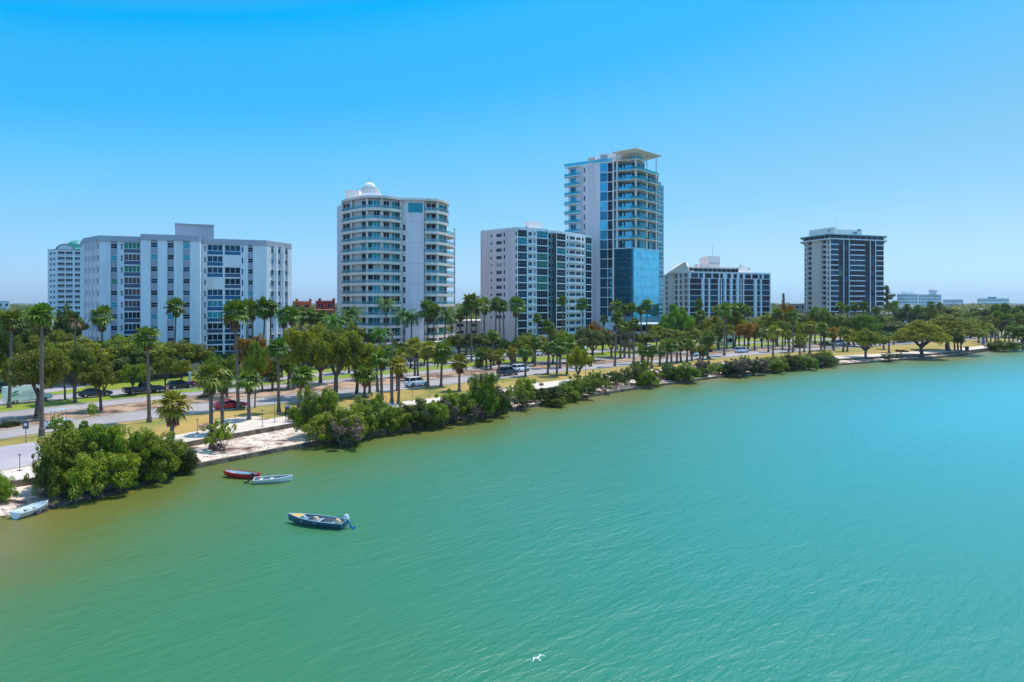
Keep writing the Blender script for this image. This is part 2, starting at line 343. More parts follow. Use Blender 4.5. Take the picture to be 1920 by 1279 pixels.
ca = me.attributes.new('along_shore', 'FLOAT', 'POINT'); ca.data.foreach_set('value', [max(0, min(1, ((v[0] + v[1]) * .7071 - 14) / 95)) for v in vs])  # rises along the shore and mixes a bluer base colour in
m, t, p = newmat('bay_water')
N = t.nodes.new; Lk = t.links.new
an = N('ShaderNodeAttribute'); an.attribute_name = 'offshore'
tc = N('ShaderNodeTexCoord')
n1 = N('ShaderNodeTexNoise'); n1.inputs['Scale'].default_value = .035; n1.inputs['Detail'].default_value = 5; Lk(tc.outputs['Object'], n1.inputs[0])
ma = N('ShaderNodeMath'); ma.operation = 'MULTIPLY_ADD'; ma.inputs[1].default_value = .22; Lk(n1.outputs[0], ma.inputs[0]); 
sb = N('ShaderNodeMath'); sb.operation = 'SUBTRACT'; sb.inputs[1].default_value = .11; Lk(an.outputs['Fac'], sb.inputs[0]); Lk(sb.outputs[0], ma.inputs[2])
cr = N('ShaderNodeValToRGB'); e = cr.color_ramp.elements
e[0].position = 0; e[0].color = srgb(112, 104, 36); e[1].position = 1; e[1].color = srgb(16, 112, 78)
for po, c in ((.035, (94, 102, 34)), (.08, (74, 108, 52)), (.15, (54, 112, 66)), (.4, (26, 114, 78))):
    q = e.new(po); q.color = srgb(*c)
Lk(ma.outputs[0], cr.inputs[0])
a2 = N('ShaderNodeAttribute'); a2.attribute_name = 'along_shore'; mxc = N('ShaderNodeMix'); mxc.data_type = 'RGBA'; mxc.inputs[7].default_value = srgb(26, 146, 160)
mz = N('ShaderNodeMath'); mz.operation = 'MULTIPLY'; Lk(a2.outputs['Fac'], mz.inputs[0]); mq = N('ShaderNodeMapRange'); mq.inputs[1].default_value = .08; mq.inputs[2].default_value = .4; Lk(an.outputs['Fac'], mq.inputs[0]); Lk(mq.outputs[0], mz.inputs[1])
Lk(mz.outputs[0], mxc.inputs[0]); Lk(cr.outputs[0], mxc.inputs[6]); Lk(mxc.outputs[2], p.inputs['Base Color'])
p.inputs['Roughness'].default_value = .42; p.inputs['IOR'].default_value = 1.62; p.inputs['Specular IOR Level'].default_value = .5
hsum = None
for sc, st, rot, amp in ((.5, .26, 42, .55), (1.5, .34, 50, .24), (.13, .4, 30, 1.0), (.9, .3, 20, .2), (4.5, .5, 40, .05)):
    mp = N('ShaderNodeMapping'); mp.vector_type = 'TEXTURE'; mp.inputs['Rotation'].default_value = (0, 0, math.radians(rot)); mp.inputs['Scale'].default_value = (1, st, 1)
    Lk(tc.outputs['Object'], mp.inputs[0]); nn = N('ShaderNodeTexNoise'); nn.inputs['Scale'].default_value = sc; nn.inputs['Detail'].default_value = 3; nn.inputs['Roughness'].default_value = .55; nn.inputs['Distortion'].default_value = .6
    Lk(mp.outputs[0], nn.inputs[0]); mm = N('ShaderNodeMath'); mm.operation = 'MULTIPLY'; mm.inputs[1].default_value = amp; Lk(nn.outputs[0], mm.inputs[0])
    if hsum is None: hsum = mm
    else:
        ad = N('ShaderNodeMath'); ad.operation = 'ADD'; Lk(hsum.outputs[0], ad.inputs[0]); Lk(mm.outputs[0], ad.inputs[1]); hsum = ad
# wind patches: the ripples are stronger in some parts of the bay
wn = N('ShaderNodeTexNoise'); wn.inputs['Scale'].default_value = .03; wn.inputs['Detail'].default_value = 3; Lk(tc.outputs['Object'], wn.inputs[0])
wr = N('ShaderNodeMapRange'); wr.inputs[1].default_value = .38; wr.inputs[2].default_value = .62; wr.inputs[3].default_value = .22; wr.inputs[4].default_value = .55; Lk(wn.outputs[0], wr.inputs[0])
bp = N('ShaderNodeBump'); Lk(wr.outputs[0], bp.inputs['Strength']); bp.inputs['Distance'].default_value = .5; Lk(hsum.outputs[0], bp.inputs['Height']); Lk(bp.outputs[0], p.inputs['Normal'])
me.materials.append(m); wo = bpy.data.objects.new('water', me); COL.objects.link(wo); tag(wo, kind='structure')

# ---------------------------------------------------------------- facade tools
class Facet:
    def __init__(s, A, B, flip=False):
        s.A = Vector((A[0], A[1])); s.B = Vector((B[0], B[1])); d = s.B - s.A; s.L = d.length; s.t = d / s.L; s.n = Vector((s.t.y, -s.t.x))
        if s.n.dot(-(s.A + s.B) / 2) < 0: s.n = -s.n
        if flip: s.n = -s.n
    def P(s, u, z, d=0): q = s.A + s.t * u + s.n * d; return (q.x, q.y, z)
    def u(s, x):
        k = (x - CX) / F; return (k * s.A.y - s.A.x) / (s.t.x - k * s.t.y)
    def slab(s, mb, u0, u1, z0, z1, d0, d1, m):
        mb.hexa([s.P(u0, z0, d0), s.P(u1, z0, d0), s.P(u1, z0, d1), s.P(u0, z0, d1)], [s.P(u0, z1, d0), s.P(u1, z1, d0), s.P(u1, z1, d1), s.P(u0, z1, d1)], m)
def wall(mb, f, z0, z1, holes, m, u0=0, u1=None, d=0):
    """flat wall with rectangular recesses (u0,u1,z0,z1,depth[,reveal material])"""
    u1 = f.L if u1 is None else u1
    us = sorted({u0, u1} | {min(max(h[k], u0), u1) for h in holes for k in (0, 1)}); zs = sorted({z0, z1} | {min(max(h[k], z0), z1) for h in holes for k in (2, 3)})
    for i in range(len(us) - 1):
        if us[i + 1] - us[i] < 1e-5: continue
        uc = (us[i] + us[i + 1]) / 2; run = None
        for j in range(len(zs) - 1):
            zc = (zs[j] + zs[j + 1]) / 2; inh = any(h[0] < uc < h[1] and h[2] < zc < h[3] for h in holes)
            if not inh and run is None: run = zs[j]
            if (inh) and run is not None:
                mb.face([f.P(us[i], run, d), f.P(us[i + 1], run, d), f.P(us[i + 1], zs[j], d), f.P(us[i], zs[j], d)], m); run = None
        if run is not None: mb.face([f.P(us[i], run, d), f.P(us[i + 1], run, d), f.P(us[i + 1], zs[-1], d), f.P(us[i], zs[-1], d)], m)
    for h in holes:
        a, b, c, e, dp = h[:5]; rm = h[5] if len(h) > 5 else m
        mb.face([f.P(a, c, d), f.P(a, e, d), f.P(a, e, d - dp), f.P(a, c, d - dp)], rm); mb.face([f.P(b, c, d), f.P(b, e, d), f.P(b, e, d - dp), f.P(b, c, d - dp)], rm)
        mb.face([f.P(a, c, d), f.P(b, c, d), f.P(b, c, d - dp), f.P(a, c, d - dp)], rm); mb.face([f.P(a, e, d), f.P(b, e, d), f.P(b, e, d - dp), f.P(a, e, d - dp)], rm)
class Bld:
    def __init__(s, name, label, loc):
        s.o = empty(name, (loc[0], loc[1], 1.0)); tag(s.o, label, 'building'); s.loc = Vector((loc[0], loc[1], 1.0)); s.w = MB(); s.parts = {}
    def sub(s, kind): 
        b = MB(); s.parts.setdefault(kind, []).append(b); return b
    def window(s, f, u0, u1, z0, z1, dp, glass, nv=1, nh=0, fr=None, bar=.05, d=0, kind='window', jitter=True):
        b = s.sub(kind); fr = fr or M['frame']; g = glass
        e = .003
        b.face([f.P(u0 + e, z0 + e, d - dp + .02), f.P(u1 - e, z0 + e, d - dp + .02), f.P(u1 - e, z1 - e, d - dp + .02), f.P(u0 + e, z1 - e, d - dp + .02)], g)
        k = d - dp + .025
        xs = [u0 + e + (u1 - u0 - 2 * e - bar) * i / (nv) for i in range(nv + 1)]
        for x in xs: f.slab(b, x, x + bar, z0 + e, z1 - e, k, k + .05, fr)
        zs = [z0 + e + (z1 - z0 - 2 * e - bar) * i / (nh + 1) for i in range(nh + 2)]
        for z in zs: f.slab(b, u0 + bar + e, u1 - bar - e, z, z + bar, k + .002, k + .047, fr)
    def done(s):
        inv = -s.loc
        def mk(b, nm):
            b.v = [(x[0] + inv.x, x[1] + inv.y, x[2] + inv.z) for x in b.v]; return b.build(nm, s.o)
        mk(s.w, 'wall')
        for kind, lst in s.parts.items():
            lst = [b for b in lst if b.f]
            def area(b):
                xs = [v[0] for v in b.v]; zs = [v[2] for v in b.v]; ys = [v[1] for v in b.v]; return (max(zs) - min(zs)) * math.hypot(max(xs) - min(xs), max(ys) - min(ys))
            lst.sort(key=area, reverse=True)
            for b in lst[:95]: mk(b, kind)
            if lst[95:]:
                c = MB()
                for b in lst[95:]:
                    n = len(c.v); c.v += b.v; ids = [c.mi(m) for m in b.mats]
                    c.f += [tuple(i + n for i in f) for f in b.f]; c.m += [ids[k] for k in b.m]
                o = mk(c, kind); o['kind'] = 'stuff'
def pick(*a):
    """weighted choice: (mat key, weight)"""
    r = R.random() * sum(x[1] for x in a)
    for k, wt in a:
        r -= wt
        if r <= 0: return M[k]
    return M[a[-1][0]]
def pxbox(b, mb, pts, z0, z1, m, cap=None):
    mb.prism([XY(x, D) for x, D in pts], z0, z1, m, cap, bottom=False)

# ================================================================ slab block (white condominium, left)
B = Bld('condominium_block', 'white slab block with grey roof band and vertical window columns, at far left', XY(340, 172))
ZT, FH, NF = 30.7, 2.85, 10; ZR = 32.05; ZB = ZT - FH * NF
c = [XY(157, 172.6), XY(187, 165), XY(264.3, 168.4), XY(264, 161.4), XY(375, 166), XY(377.2, 172.6), XY(500, 178.6), XY(547, 189.3)]
fA, fB, fC, fS, fD, fE = Facet(c[0], c[1]), Facet(c[1], c[2]), Facet(c[3], c[4]), Facet(c[4], c[5]), Facet(c[5], c[6]), Facet(c[6], c[7])
def gl1(): return pick(('g_dark', 4), ('g_navy', 3), ('g_teal', 2.2), ('g_green', .4))
def wincol(f, x0, x1, gh=(.55, 1.75), m=None, nv=1, nh=1, spand=True, awn=0):
    m = m or M['white']; u0, u1 = f.u(x0), f.u(x1); hs_ = []
    for k in range(NF):
        zt = ZT - FH * k; B.window(f, u0, u1, zt - gh[1], zt - gh[0], .3, gl1(), nv, nh)
        if spand: f.slab(B.w, u0 + .004, u1 - .004, zt - FH, zt - gh[1], -.28, -.22, M['grey'])
        if spand: f.slab(B.w, u0 + .004, u1 - .004, zt - gh[0], zt, -.28, -.22, M['grey'])
        if R.random() < awn: f.slab(B.sub('awning'), u0 - .15, u1 + .15, zt - .48, zt - .4, .003, .45, M['roofwhite'])
    return (u0, u1, ZB, ZT, .3)
def smallcol(f, x0, x1, a=.5, b=1.9):
    u0, u1 = f.u(x0), f.u(x1); r = []
    for k in range(NF):
        zt = ZT - FH * k; B.window(f, u0, u1, zt - b, zt - a, .22, M['g_dark'], 1, 1, bar=.04); r.append((u0, u1, zt - b, zt - a, .22))
    return r
def lanai(f, x0, x1, nv=4, tones=None):
    u0, u1 = f.u(x0), f.u(x1); r = []
    for k in range(NF):
        zt = ZT - FH * k; z0, z1 = zt - FH + .18, zt - .12
        g = (M[tones[k]] if tones[k] else None) if tones else gl1()
        if g is None: continue
        B.window(f, u0, u1, z0 + .95, z1, .35, g, nv, 0, bar=.1, kind='window')
        p = B.sub('balcony'); f.slab(p, u0 + .006, u1 - .006, z0 + .005, z0 + .93, -.3, -.24, M['railn'] if g in (M['g_teal'], M['g_navy']) else M['raild'])
        f.slab(p, u0 + .006, u1 - .006, z0 + .93, z0 + 1.0, -.32, -.2, M['frame'])
        r.append((u0, u1, z0, z1, .35))
    return r
hA = []
for x in (160.5, 167.5, 174.5, 181.5): hA += smallcol(fA, x, x + 3.0)
wall(B.w, fA, ZB, ZT, hA, M['lav'])
for x in (158.6, 165.6, 172.6, 179.6): fA.slab(B.w, fA.u(x), fA.u(x + 1.2), ZB, ZT - .01, .002, .35, M['white'])
wall(B.w, fB, ZB, ZT, [wincol(fB, 207.5, 220)] + smallcol(fB, 226.8, 229.8) + lanai(fB, 232.5, 263, 4, ['g_green', 'g_brown', 'g_green', 'g_brown', 'g_brown', 'g_brown', 'g_dark', 'g_navy', 'g_dark', 'g_navy']), M['white'])
wall(B.w, fC, ZB, ZT, [wincol(fC, 282.5, 295.5), wincol(fC, 313.5, 326), wincol(fC, 343, 356)], M['white'])
wall(B.w, fS, ZB, ZT, [], M['white'])
wall(B.w, fD, ZB, ZT, smallcol(fD, 383, 386) + lanai(fD, 388.5, 418, 3, ['g_navy', 'g_navy', 'g_navy', None, 'g_navy', 'g_teal', 'g_teal', 'g_dark', 'g_navy', 'g_dark']) +
     lanai(fD, 421.3, 451, 3, ['g_navy', None, 'g_dark', 'g_dark', 'g_navy', 'g_teal', 'g_teal', 'g_navy', 'g_navy', 'g_navy']) + smallcol(fD, 453.3, 456.3) + [wincol(fD, 465, 474.5)], M['white'])
wall(B.w, fE, ZB, ZT, [wincol(fE, 508.5, 513.8, awn=.45), wincol(fE, 521.5, 527, awn=.45), wincol(fE, 534.5, 540, awn=.45)], M['white'])
for fx in (516, 529.5):
    fE.slab(B.w, fE.u(fx), fE.u(fx + 2.4), ZB, ZT - .01, .002, .4, M['white'])
back = [XY(547, 205), XY(250, 196), XY(150, 186)]
for a, b in ((c[7], back[0]), (back[0], back[1]), (back[1], back[2]), (back[2], c[0]), (c[2], c[3])):
    B.w.face([(a[0], a[1], ZB), (b[0], b[1], ZB), (b[0], b[1], ZT), (a[0], a[1], ZT)], M['white'])
rb = B.sub('roof'); pl = list(c) + back
cen = Vector((sum(p[0] for p in pl) / len(pl), sum(p[1] for p in pl) / len(pl)))
def grow(p, d=.35): v = Vector(p) - cen; v.normalize(); return (p[0] + v.x * d, p[1] + v.y * d)
rb.prism([(p[0], p[1] - .25) if i < 8 else p for i, p in enumerate(pl)], ZT + .002, ZR, M['fascia'])
rb.prism([(p[0] * .9995, p[1] - .05) for p in pl], ZB - .5, ZB - .002, M['fascia'])
for i in range(0, 7):                                             # ground floor piers under the block
    for t_ in (.1, .5, .9):
        a, b = Vector(c[i]), Vector(c[i + 1])
        if (b - a).length < 4: continue
        q = a.lerp(b, t_); B.w.box(q.x - .35, q.x + .35, q.y + .6, q.y + 1.3, .9, ZB - .5, M['white'])
B.w.prism([(p[0], p[1] + 3.5) for p in c] + back, .9, ZB - .5, M['grey'])
ph = B.sub('penthouse'); zt = ZD(422.5, 172); ph.prism([XY(328, 170), XY(401, 174), XY(398, 184), XY(330, 180)], ZR, zt, M['fascia']); ph.prism([XY(327.5, 169.7), XY(401.5, 173.8), XY(398.5, 184.3), XY(329.5, 180.3)], zt, zt + .3, M['grey'])
B.done()
# ================================================================ far white tower with green dome (behind, left)
B = Bld('apartment_tower', 'distant white tower with green rooftop dome, behind the left end of the slab block', XY(125, 372))
D0 = 372; f = Facet(XY(89.5, D0 + 4), XY(104, D0)); g = Facet(XY(104, D0), XY(168, D0 + 6)); ZT = ZD(470, D0); FH = 3.0; NF = 12; hf = []; hg = []
for k in range(NF):
    zt = ZT - FH * k
    for x0 in (93, 99.5):
        u0, u1 = f.u(x0), f.u(x0 + 4); B.window(f, u0, u1, zt - 2.1, zt - .8, .3, gl1(), 1, 1); hf.append((u0, u1, zt - 2.1, zt - .8, .3))
    for x0, x1 in ((108, 121), (123, 136), (140, 154)):
        u0, u1 = g.u(x0), g.u(x1); zb = zt - 2.5; B.window(g, u0, u1, zb, zt - .3, 1.2, M['g_dark'] if R.random() < .7 else M['g_navy'], 3, 0, bar=.12); hg.append((u0, u1, zb, zt - .3, 1.2))
        p = B.sub('balcony'); g.slab(p, u0 + .05, u1 - .05, zb + .003, zb + .9, -.2, -.1, M['railg'])
wall(B.w, f, 1, ZT + .6, hf, M['white']); wall(B.w, g, 1, ZT + .6, hg, M['white'])
bb = [XY(168, D0 + 30), XY(89.5, D0 + 30)]
fa = [XY(89.5, D0 + 4), XY(104, D0), XY(168, D0 + 6)]
for a, b in ((fa[2], bb[0]), (bb[0], bb[1]), (bb[1], fa[0])): B.w.face([(*a, 1), (*b, 1), (*b, ZT + .6), (*a, ZT + .6)], M['white'])
B.sub('roof').prism(fa + bb, ZT + .4, ZT + .9, M['grey'])
r = B.sub('arched_gable'); u0, u1 = g.u(104.5), g.u(140); n = 14; zb = ZT + .92; arc = [(u0 + (u1 - u0) * i / n, zb + 2.6 * math.sin(math.pi * i / n) ** .7) for i in range(n + 1)]
for (a, za), (b, z_b) in zip(arc, arc[1:]):
    g.slab(r, a, b, zb, min(za, z_b) - .02 if min(za, z_b) > zb + .1 else zb + .05, -6, .1, M['white'])
    r.hexa([g.P(a, za, -6), g.P(b, z_b, -6), g.P(b, z_b, .5), g.P(a, za, .5)], [g.P(a, za + .4, -6), g.P(b, z_b + .4, -6), g.P(b, z_b + .4, .5), g.P(a, za + .4, .5)], M['dgreen'])
r = B.sub('dome'); cc = XY(144, D0 + 10); z0 = ZT + .9; r.lathe(cc, [(4.6, z0), (4.6, z0 + 2.5), (4.4, z0 + 3.4), (3.4, z0 + 4.6), (1.8, z0 + 5.3), (0.01, z0 + 5.6)], M['dgreen'])
r = B.sub('sloping_roof'); a, b = g.u(140), g.L; r.hexa([g.P(a, ZT + .92, -8), g.P(b, ZT + .92, -8), g.P(b, ZT + .92, .4), g.P(a, ZT + .92, .4)], [g.P(a, ZT + 3.5, -8), g.P(b, ZT + 2.8, -8), g.P(b, ZT + 1.1, .4), g.P(a, ZT + 1.3, .4)], M['dgreen'])
B.done()

# ================================================================ domed tower with curved balconies
B = Bld('domed_tower', 'pale tower with stepped white dome and curved balconies, between the slab block and the mid-rise', XY(720, 205))
ZR = H + 30.9; FH = 3.12; NF = 14; ZT = ZR - .7
out1 = [(640, 208), (648, 205.3), (658, 203), (672, 200.2), (687, 198), (700, 197.7), (715, 198.3), (733, 200), (752, 203)]
out2 = [(796, 204.5), (808, 204.2), (820, 205), (832, 208), (842, 212.5), (850, 217), (853.5, 221)]
def back_of(pts, d): return [(x, D + d) for x, D in pts]
in1 = [(640, 210)] + [(x + .2, D + 1.9) for x, D in out1[1:-1]] + [(752, 204.8)]
core = [(752, 204.2), (762, 203.6), (795, 204.3)]
in2 = [(796, 206.4), (808, 206.2), (820, 207), (832, 210), (838, 213)]
def glz(): return pick(('g_dark', 3), ('g_teal', 2.5), ('g_navy', 1), ('inner', 1))
def curvedwall(pts, spans, floors, m):
    for (xa, Da), (xb, Db) in zip(pts, pts[1:]):
        f = Facet(XY(xa, Da), XY(xb, Db)); hs_ = []
        for (s0, s1, key) in spans:
            a, b = max(s0, xa + .25), min(s1, xb - .25)
            if b - a < 1.2: continue
            u0, u1 = f.u(a), f.u(b)
            for k in floors:
                zt = ZT - FH * k; hs_.append((u0, u1, zt - FH + .35, zt - .45, .15))
                B.window(f, u0, u1, zt - FH + .35, zt - .45, .15, M[key] if R.random() < .75 else glz(), max(1, int((b - a) / 5)), 0, bar=.08)
        wall(B.w, f, 1, ZT, hs_, m)
fl = range(NF)
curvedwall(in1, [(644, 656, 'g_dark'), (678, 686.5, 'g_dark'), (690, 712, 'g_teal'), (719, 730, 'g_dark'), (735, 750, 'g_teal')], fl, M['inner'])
f = Facet(XY(*core[0]), XY(*core[1])); hs_ = []
for k in range(2, NF):
    zt = ZT - FH * k; u0, u1 = f.u(755), f.u(759.8); hs_.append((u0, u1, zt - 2.6, zt - .9, .25)); B.window(f, u0, u1, zt - 2.6, zt - .9, .25, M['g_dark'], 1, 1)
wall(B.w, f, 1, ZT, hs_, M['lav'])
f = Facet(XY(*core[1]), XY(*core[2])); u0, u1 = f.u(765), f.u(793); z0_ = ZT - FH * 1.15
wall(B.w, f, 1, ZT, [(u0, u1, z0_, ZT - .6, .25)], M['lav']); B.window(f, u0, u1, z0_, ZT - .6, .25, M['g_teal'], 1, 0)
for k in (2, 4, 6, 8, 10, 12): f.slab(B.w, f.u(765), f.u(794), ZT - FH * k - .04, ZT - FH * k + .04, .001, .02, M['grey'])
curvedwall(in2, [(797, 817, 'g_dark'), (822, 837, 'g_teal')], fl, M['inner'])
def slabs(outl, inl, floors, railm=None, th=.8, zb=None):
    for k in floors:
        zt = ZT - FH * k - FH + th * .4; p = B.sub('balcony')
        ol = [XY(x, D) for x, D in outl]; il = [XY(x, D + .05) for x, D in inl]
        p.prism(ol + il[::-1], zt - th, zt, M['white2'] if railm is None else M['white'])
        pts = [Vector((a, b, 0)) for a, b in ol]
        ribbon(p, [q + (Vector((q.x, q.y, 0)).normalized() * .12) for q in pts], .05, zt + .01, zt + .8, railm or M['rail'], 1)
        ribbon(p, [q + (Vector((q.x, q.y, 0)).normalized() * .10) for q in pts], .09, zt + .8, zt + .86, M['railg'], 1)
slabs(out1, in1, fl); slabs(out2[:5], in2[:5], (0, 1)); slabs(out2, in2[:5] + [(838, 226)], range(2, NF))
for (x, D) in ((641, 207.9), (658.2, 203.2), (687.5, 198.2), (715.5, 198.6), (751, 203.1), (797.5, 204.8), (820.5, 205.4)):
    a = XY(x, D); B.sub('column').box(a[0] - .28, a[0] + .28, a[1] + .2, a[1] + .8, 1, ZT, M['white2'])
a = XY(852, 219.5); B.sub('column').box(a[0] - .25, a[0] + .25, a[1], a[1] + .5, 1, ZT - 2 * FH - .3, M['white2'])
a = XY(838.5, 211.5); B.sub('column').box(a[0] - .25, a[0] + .25, a[1], a[1] + .5, ZT - 2 * FH, ZT, M['white2'])
lw = [XY(632, 214), XY(640, 208.3)]; B.w.prism([lw[0], lw[1], XY(641, 211), XY(641, 232), XY(633, 236)], 1, ZR - 1.2, M['lav'])
body = [XY(x, D + .3) for x, D in in1 + core + in2]
for a, b in (((838, 213), (836, 236)), ((836, 236), (641, 240))):
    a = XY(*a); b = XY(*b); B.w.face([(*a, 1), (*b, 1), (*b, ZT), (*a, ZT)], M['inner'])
r = B.sub('roof'); plan = [XY(x, D - .3) for x, D in out1] + [XY(762, 203.0), XY(795, 203.6), XY(796, 204)] + [XY(x, D - .3) for x, D in out2[1:5]] + [XY(838, 238), XY(641, 242)]
r.prism(plan, ZT + .002, ZR, M['white2'])
r = B.sub('dome'); cc = XY(693, 214); k = 214 / F; prof = [(0.01 + 47 * k, ZR)]; z = ZR
for rad, y in ((44, 366.5), (37, 363.5), (30, 361), (24, 358), (21, 355), (19, 352), (17.3, 349), (15.7, 346), (14, 343.5)):
    zz = ZD(y, 206); prof += [(rad * k, zz - .12), (rad * k, zz), (rad * k - .7, zz + .02), (rad * k - .7, zz + .3)]
zz = ZD(343.5, 206); prof += [(11 * k, zz + .1), (10.4 * k, zz + .7), (8 * k, zz + 1.2), (5 * k, zz + 1.5), (0.01, zz + 1.7)]
r.lathe(cc, prof, M['roofwhite'], 28)
r.box(-50.6, -46.4, 207, 211, ZR, ZD(357.5, 208), M['pinkw'])
r = B.sub('mast'); r.tube((cc[0], cc[1], zz + 1.6), (cc[0], cc[1], zz + 4), .06, .04, M['metal'], 6)
B.sub('podium').prism([XY(625, 203), XY(700, 192), XY(860, 203), XY(862, 232), XY(630, 236)], .9, 4.2, M['white2'])
B.done()

# ================================================================ mid-rise with dark glass bays
DS = .88
B = Bld('midrise_block', 'mid-rise with plain lavender side and dark green glass bays, left of the glass tower', XY(1000, 270))
ZR = H + 28.2 * DS; FH = 2.87 * DS; NF = 14; ZT = ZR - .8
K0, K1, K2, K3, K4 = (901, 271), (969.5, 257), (1028, 264.5), (1041, 270.5), (1110, 291)
fL = Facet(XY(*K0), XY(*K1)); f1 = Facet(XY(*K1), XY(*K2)); f2 = Facet(XY(1043, 268.8), XY(*K4)); fm = Facet(XY(1028, 268.5), XY(1043, 272.5))
def cells(f, x0, x1, zt, za, zb, dp, gl, nv, nh=0, fr=None, bar=.07): 
    u0, u1 = f.u(x0), f.u(x1); B.window(f, u0, u1, zt - zb, zt - za, dp, gl, nv, nh, fr, bar); return (u0, u1, zt - zb, zt - za, dp)
hs_ = []
for k in range(NF - 2):
    zt = ZT - FH * k; g_ = M['g_curt'] if k == 4 else M['g_dark']
    for x0, x1, a, b in ((919.5, 922.6, 1.0, 1.95), (930, 940.5, .8, 2.05), (943.6, 946.8, .62, 2.1), (965.8, 968.8, .62, 2.05)): hs_.append(cells(fL, x0, x1, zt, a, b, .2, g_, 1 + (x1 - x0 > 5) * 2))
wall(B.w, fL, 1, ZT, hs_, M['lav'])
h1 = []; h2 = []; h3 = []
for k in range(NF):
    zt = ZT - FH * k
    bay = lambda: pick(('g_dark', 5), ('g_navy', 2.5), ('g_green', 1), ('g_teal', .7))
    h1 += [cells(f1, 971, 988, zt, .1, 2.33, .1, bay(), 5, 1, M['bayfr'], .05), cells(f1, 990.5, 998.5, zt, .52, 1.85, .6, M['g_navy'], 2), cells(f1, 1001, 1004.4, zt, .45, 1.85, .6, M['g_dark'], 1), cells(f1, 1006.5, 1027, zt, .1, 2.33, .1, bay(), 6, 1, M['bayfr'], .05)]
    h2 += [cells(f2, 1044, 1060.5, zt, .1, 2.33, .1, bay(), 5, 1, M['bayfr'], .05), cells(f2, 1063, 1066.2, zt, .52, 1.78, .2, M['g_dark'], 1), cells(f2, 1068, 1078.5, zt, .52, 1.78, .2, bay(), 2), cells(f2, 1080.5, 1089, zt, .52, 1.78, .2, M['g_dark'], 2), cells(f2, 1091, 1095, zt, .52, 1.78, .2, M['g_dark'], 1), cells(f2, 1098, 1109.3, zt, .1, 2.33, .1, bay(), 3, 1, M['bayfr'], .05)]
    h3 += [cells(fm, 1029, 1034, zt, .45, 1.95, .2, M['g_dark'], 1), cells(fm, 1036, 1039.5, zt, .45, 1.95, .2, M['g_dark'], 1)]
    p = B.sub('balcony'); u0, u1 = f2.u(1062), f2.u(1096.5); n = 8; um = (u0 + u1) / 2
    arc = [(u0 + (u1 - u0) * i / n, .35 + 1.1 * math.sin(math.pi * i / n)) for i in range(n + 1)]
    for (a, da), (b, db) in zip(arc, arc[1:]): p.hexa([f2.P(a, zt - FH - .05, .003), f2.P(b, zt - FH - .05, .003), f2.P(b, zt - FH - .05, db), f2.P(a, zt - FH - .05, da)], [f2.P(a, zt - 1.85, .003), f2.P(b, zt - 1.85, .003), f2.P(b, zt - 1.85, db), f2.P(a, zt - 1.85, da)], M['white'])
    p = B.sub('balcony'); f1.slab(p, f1.u(989.3), f1.u(1005.6), zt - FH - .02, zt - 1.9, .003, .5, M['white'])
wall(B.w, f1, 1, ZT, h1, M['white']); wall(B.w, f2, 1, ZT, h2, M['white']); wall(B.w, fm, 1, ZT, h3, M['railo'])
k2 = XY(*K2); k2b = XY(1028, 268.5); k3a = XY(1043, 272.5); k3b = XY(1043, 268.8); k4 = XY(*K4); k4b = XY(1110.5, 298); k0b = XY(906, 286); k0 = XY(*K0)
for a, b in ((k2, k2b), (k3a, k3b), (k4, k4b), (k4b, k0b), (k0b, k0)): B.w.face([(*a, 1), (*b, 1), (*b, ZT), (*a, ZT)], M['lav'])
r = B.sub('roof'); r.prism([k0, (XY(*K1)[0], XY(*K1)[1] - .15), k2, k2b, k3a, k3b, k4, k4b, k0b], ZT + .002, ZR, M['white'])
r = B.sub('penthouse'); r.prism([XY(984, 272), XY(992, 268), XY(1016, 272), XY(1010, 284), XY(986, 282)], ZR, ZD(416.5, 272), M['pinkw']); 
r.tube((*XY(986, 270), ZR + 1.2), (*XY(1014, 272), ZR + 1.2), .25, .25, M['metal'])
B.done()

# ================================================================ tall blue glass tower
DS = 1.12
B = Bld('glass_tower', 'tallest tower, blue glass front with stacked balconies and a flat white canopy roof', XY(1160, 245))
ZT = H + 48.3 * DS; FH = 3.34 * DS; NF = 16
P0, P1, P2 = (1066, 247.5), (1090, 243.5), (1125, 238)
fl0, fl1 = Facet(XY(*P0), XY(*P1)), Facet(XY(*P1), XY(*P2))
h0 = []; h1 = []
for k in range(NF):
    zt = ZT - FH * k
    h0.append(cells(fl0, 1069.5, 1080, zt, .35, 3.0, .25, pick(('g_blue', 3), ('g_blued', 2)), 1, 0, M['frame'], .1))
    if k < 9: h1.append(cells(fl1, 1094, 1097.3, zt, .7, 2.7, .2, M['g_blued'], 1, 1))
    p = B.sub('balcony'); zb = zt - FH
    p.prism([XY(1058, 246.5), XY(1086.5, 242), XY(1088, 243.9), XY(1066, 247.6), XY(1060, 249.5)], zb - .1, zb + .16, M['white'])
    pts = [Vector((*XY(x, D), 0)) for x, D in ((1059.5, 249.5), (1058, 246.5), (1086.5, 242))]
    ribbon(p, pts, .05, zb + .17, zb + 1.15, M['rail2'], 1)
wall(B.w, fl0, 1, ZT, h0, M['white']); wall(B.w, fl1, 1, ZT, h1, M['lav'])
a = XY(1087.3, 242.6); B.sub('column').box(a[0] - .2, a[0] + .2, a[1] - .1, a[1] + .3, 1, ZT, M['beige'])
a = XY(1062.5, 246.2); B.sub('column').box(a[0] - .12, a[0] + .12, a[1] - .1, a[1] + .15, 1, ZT, M['white'])
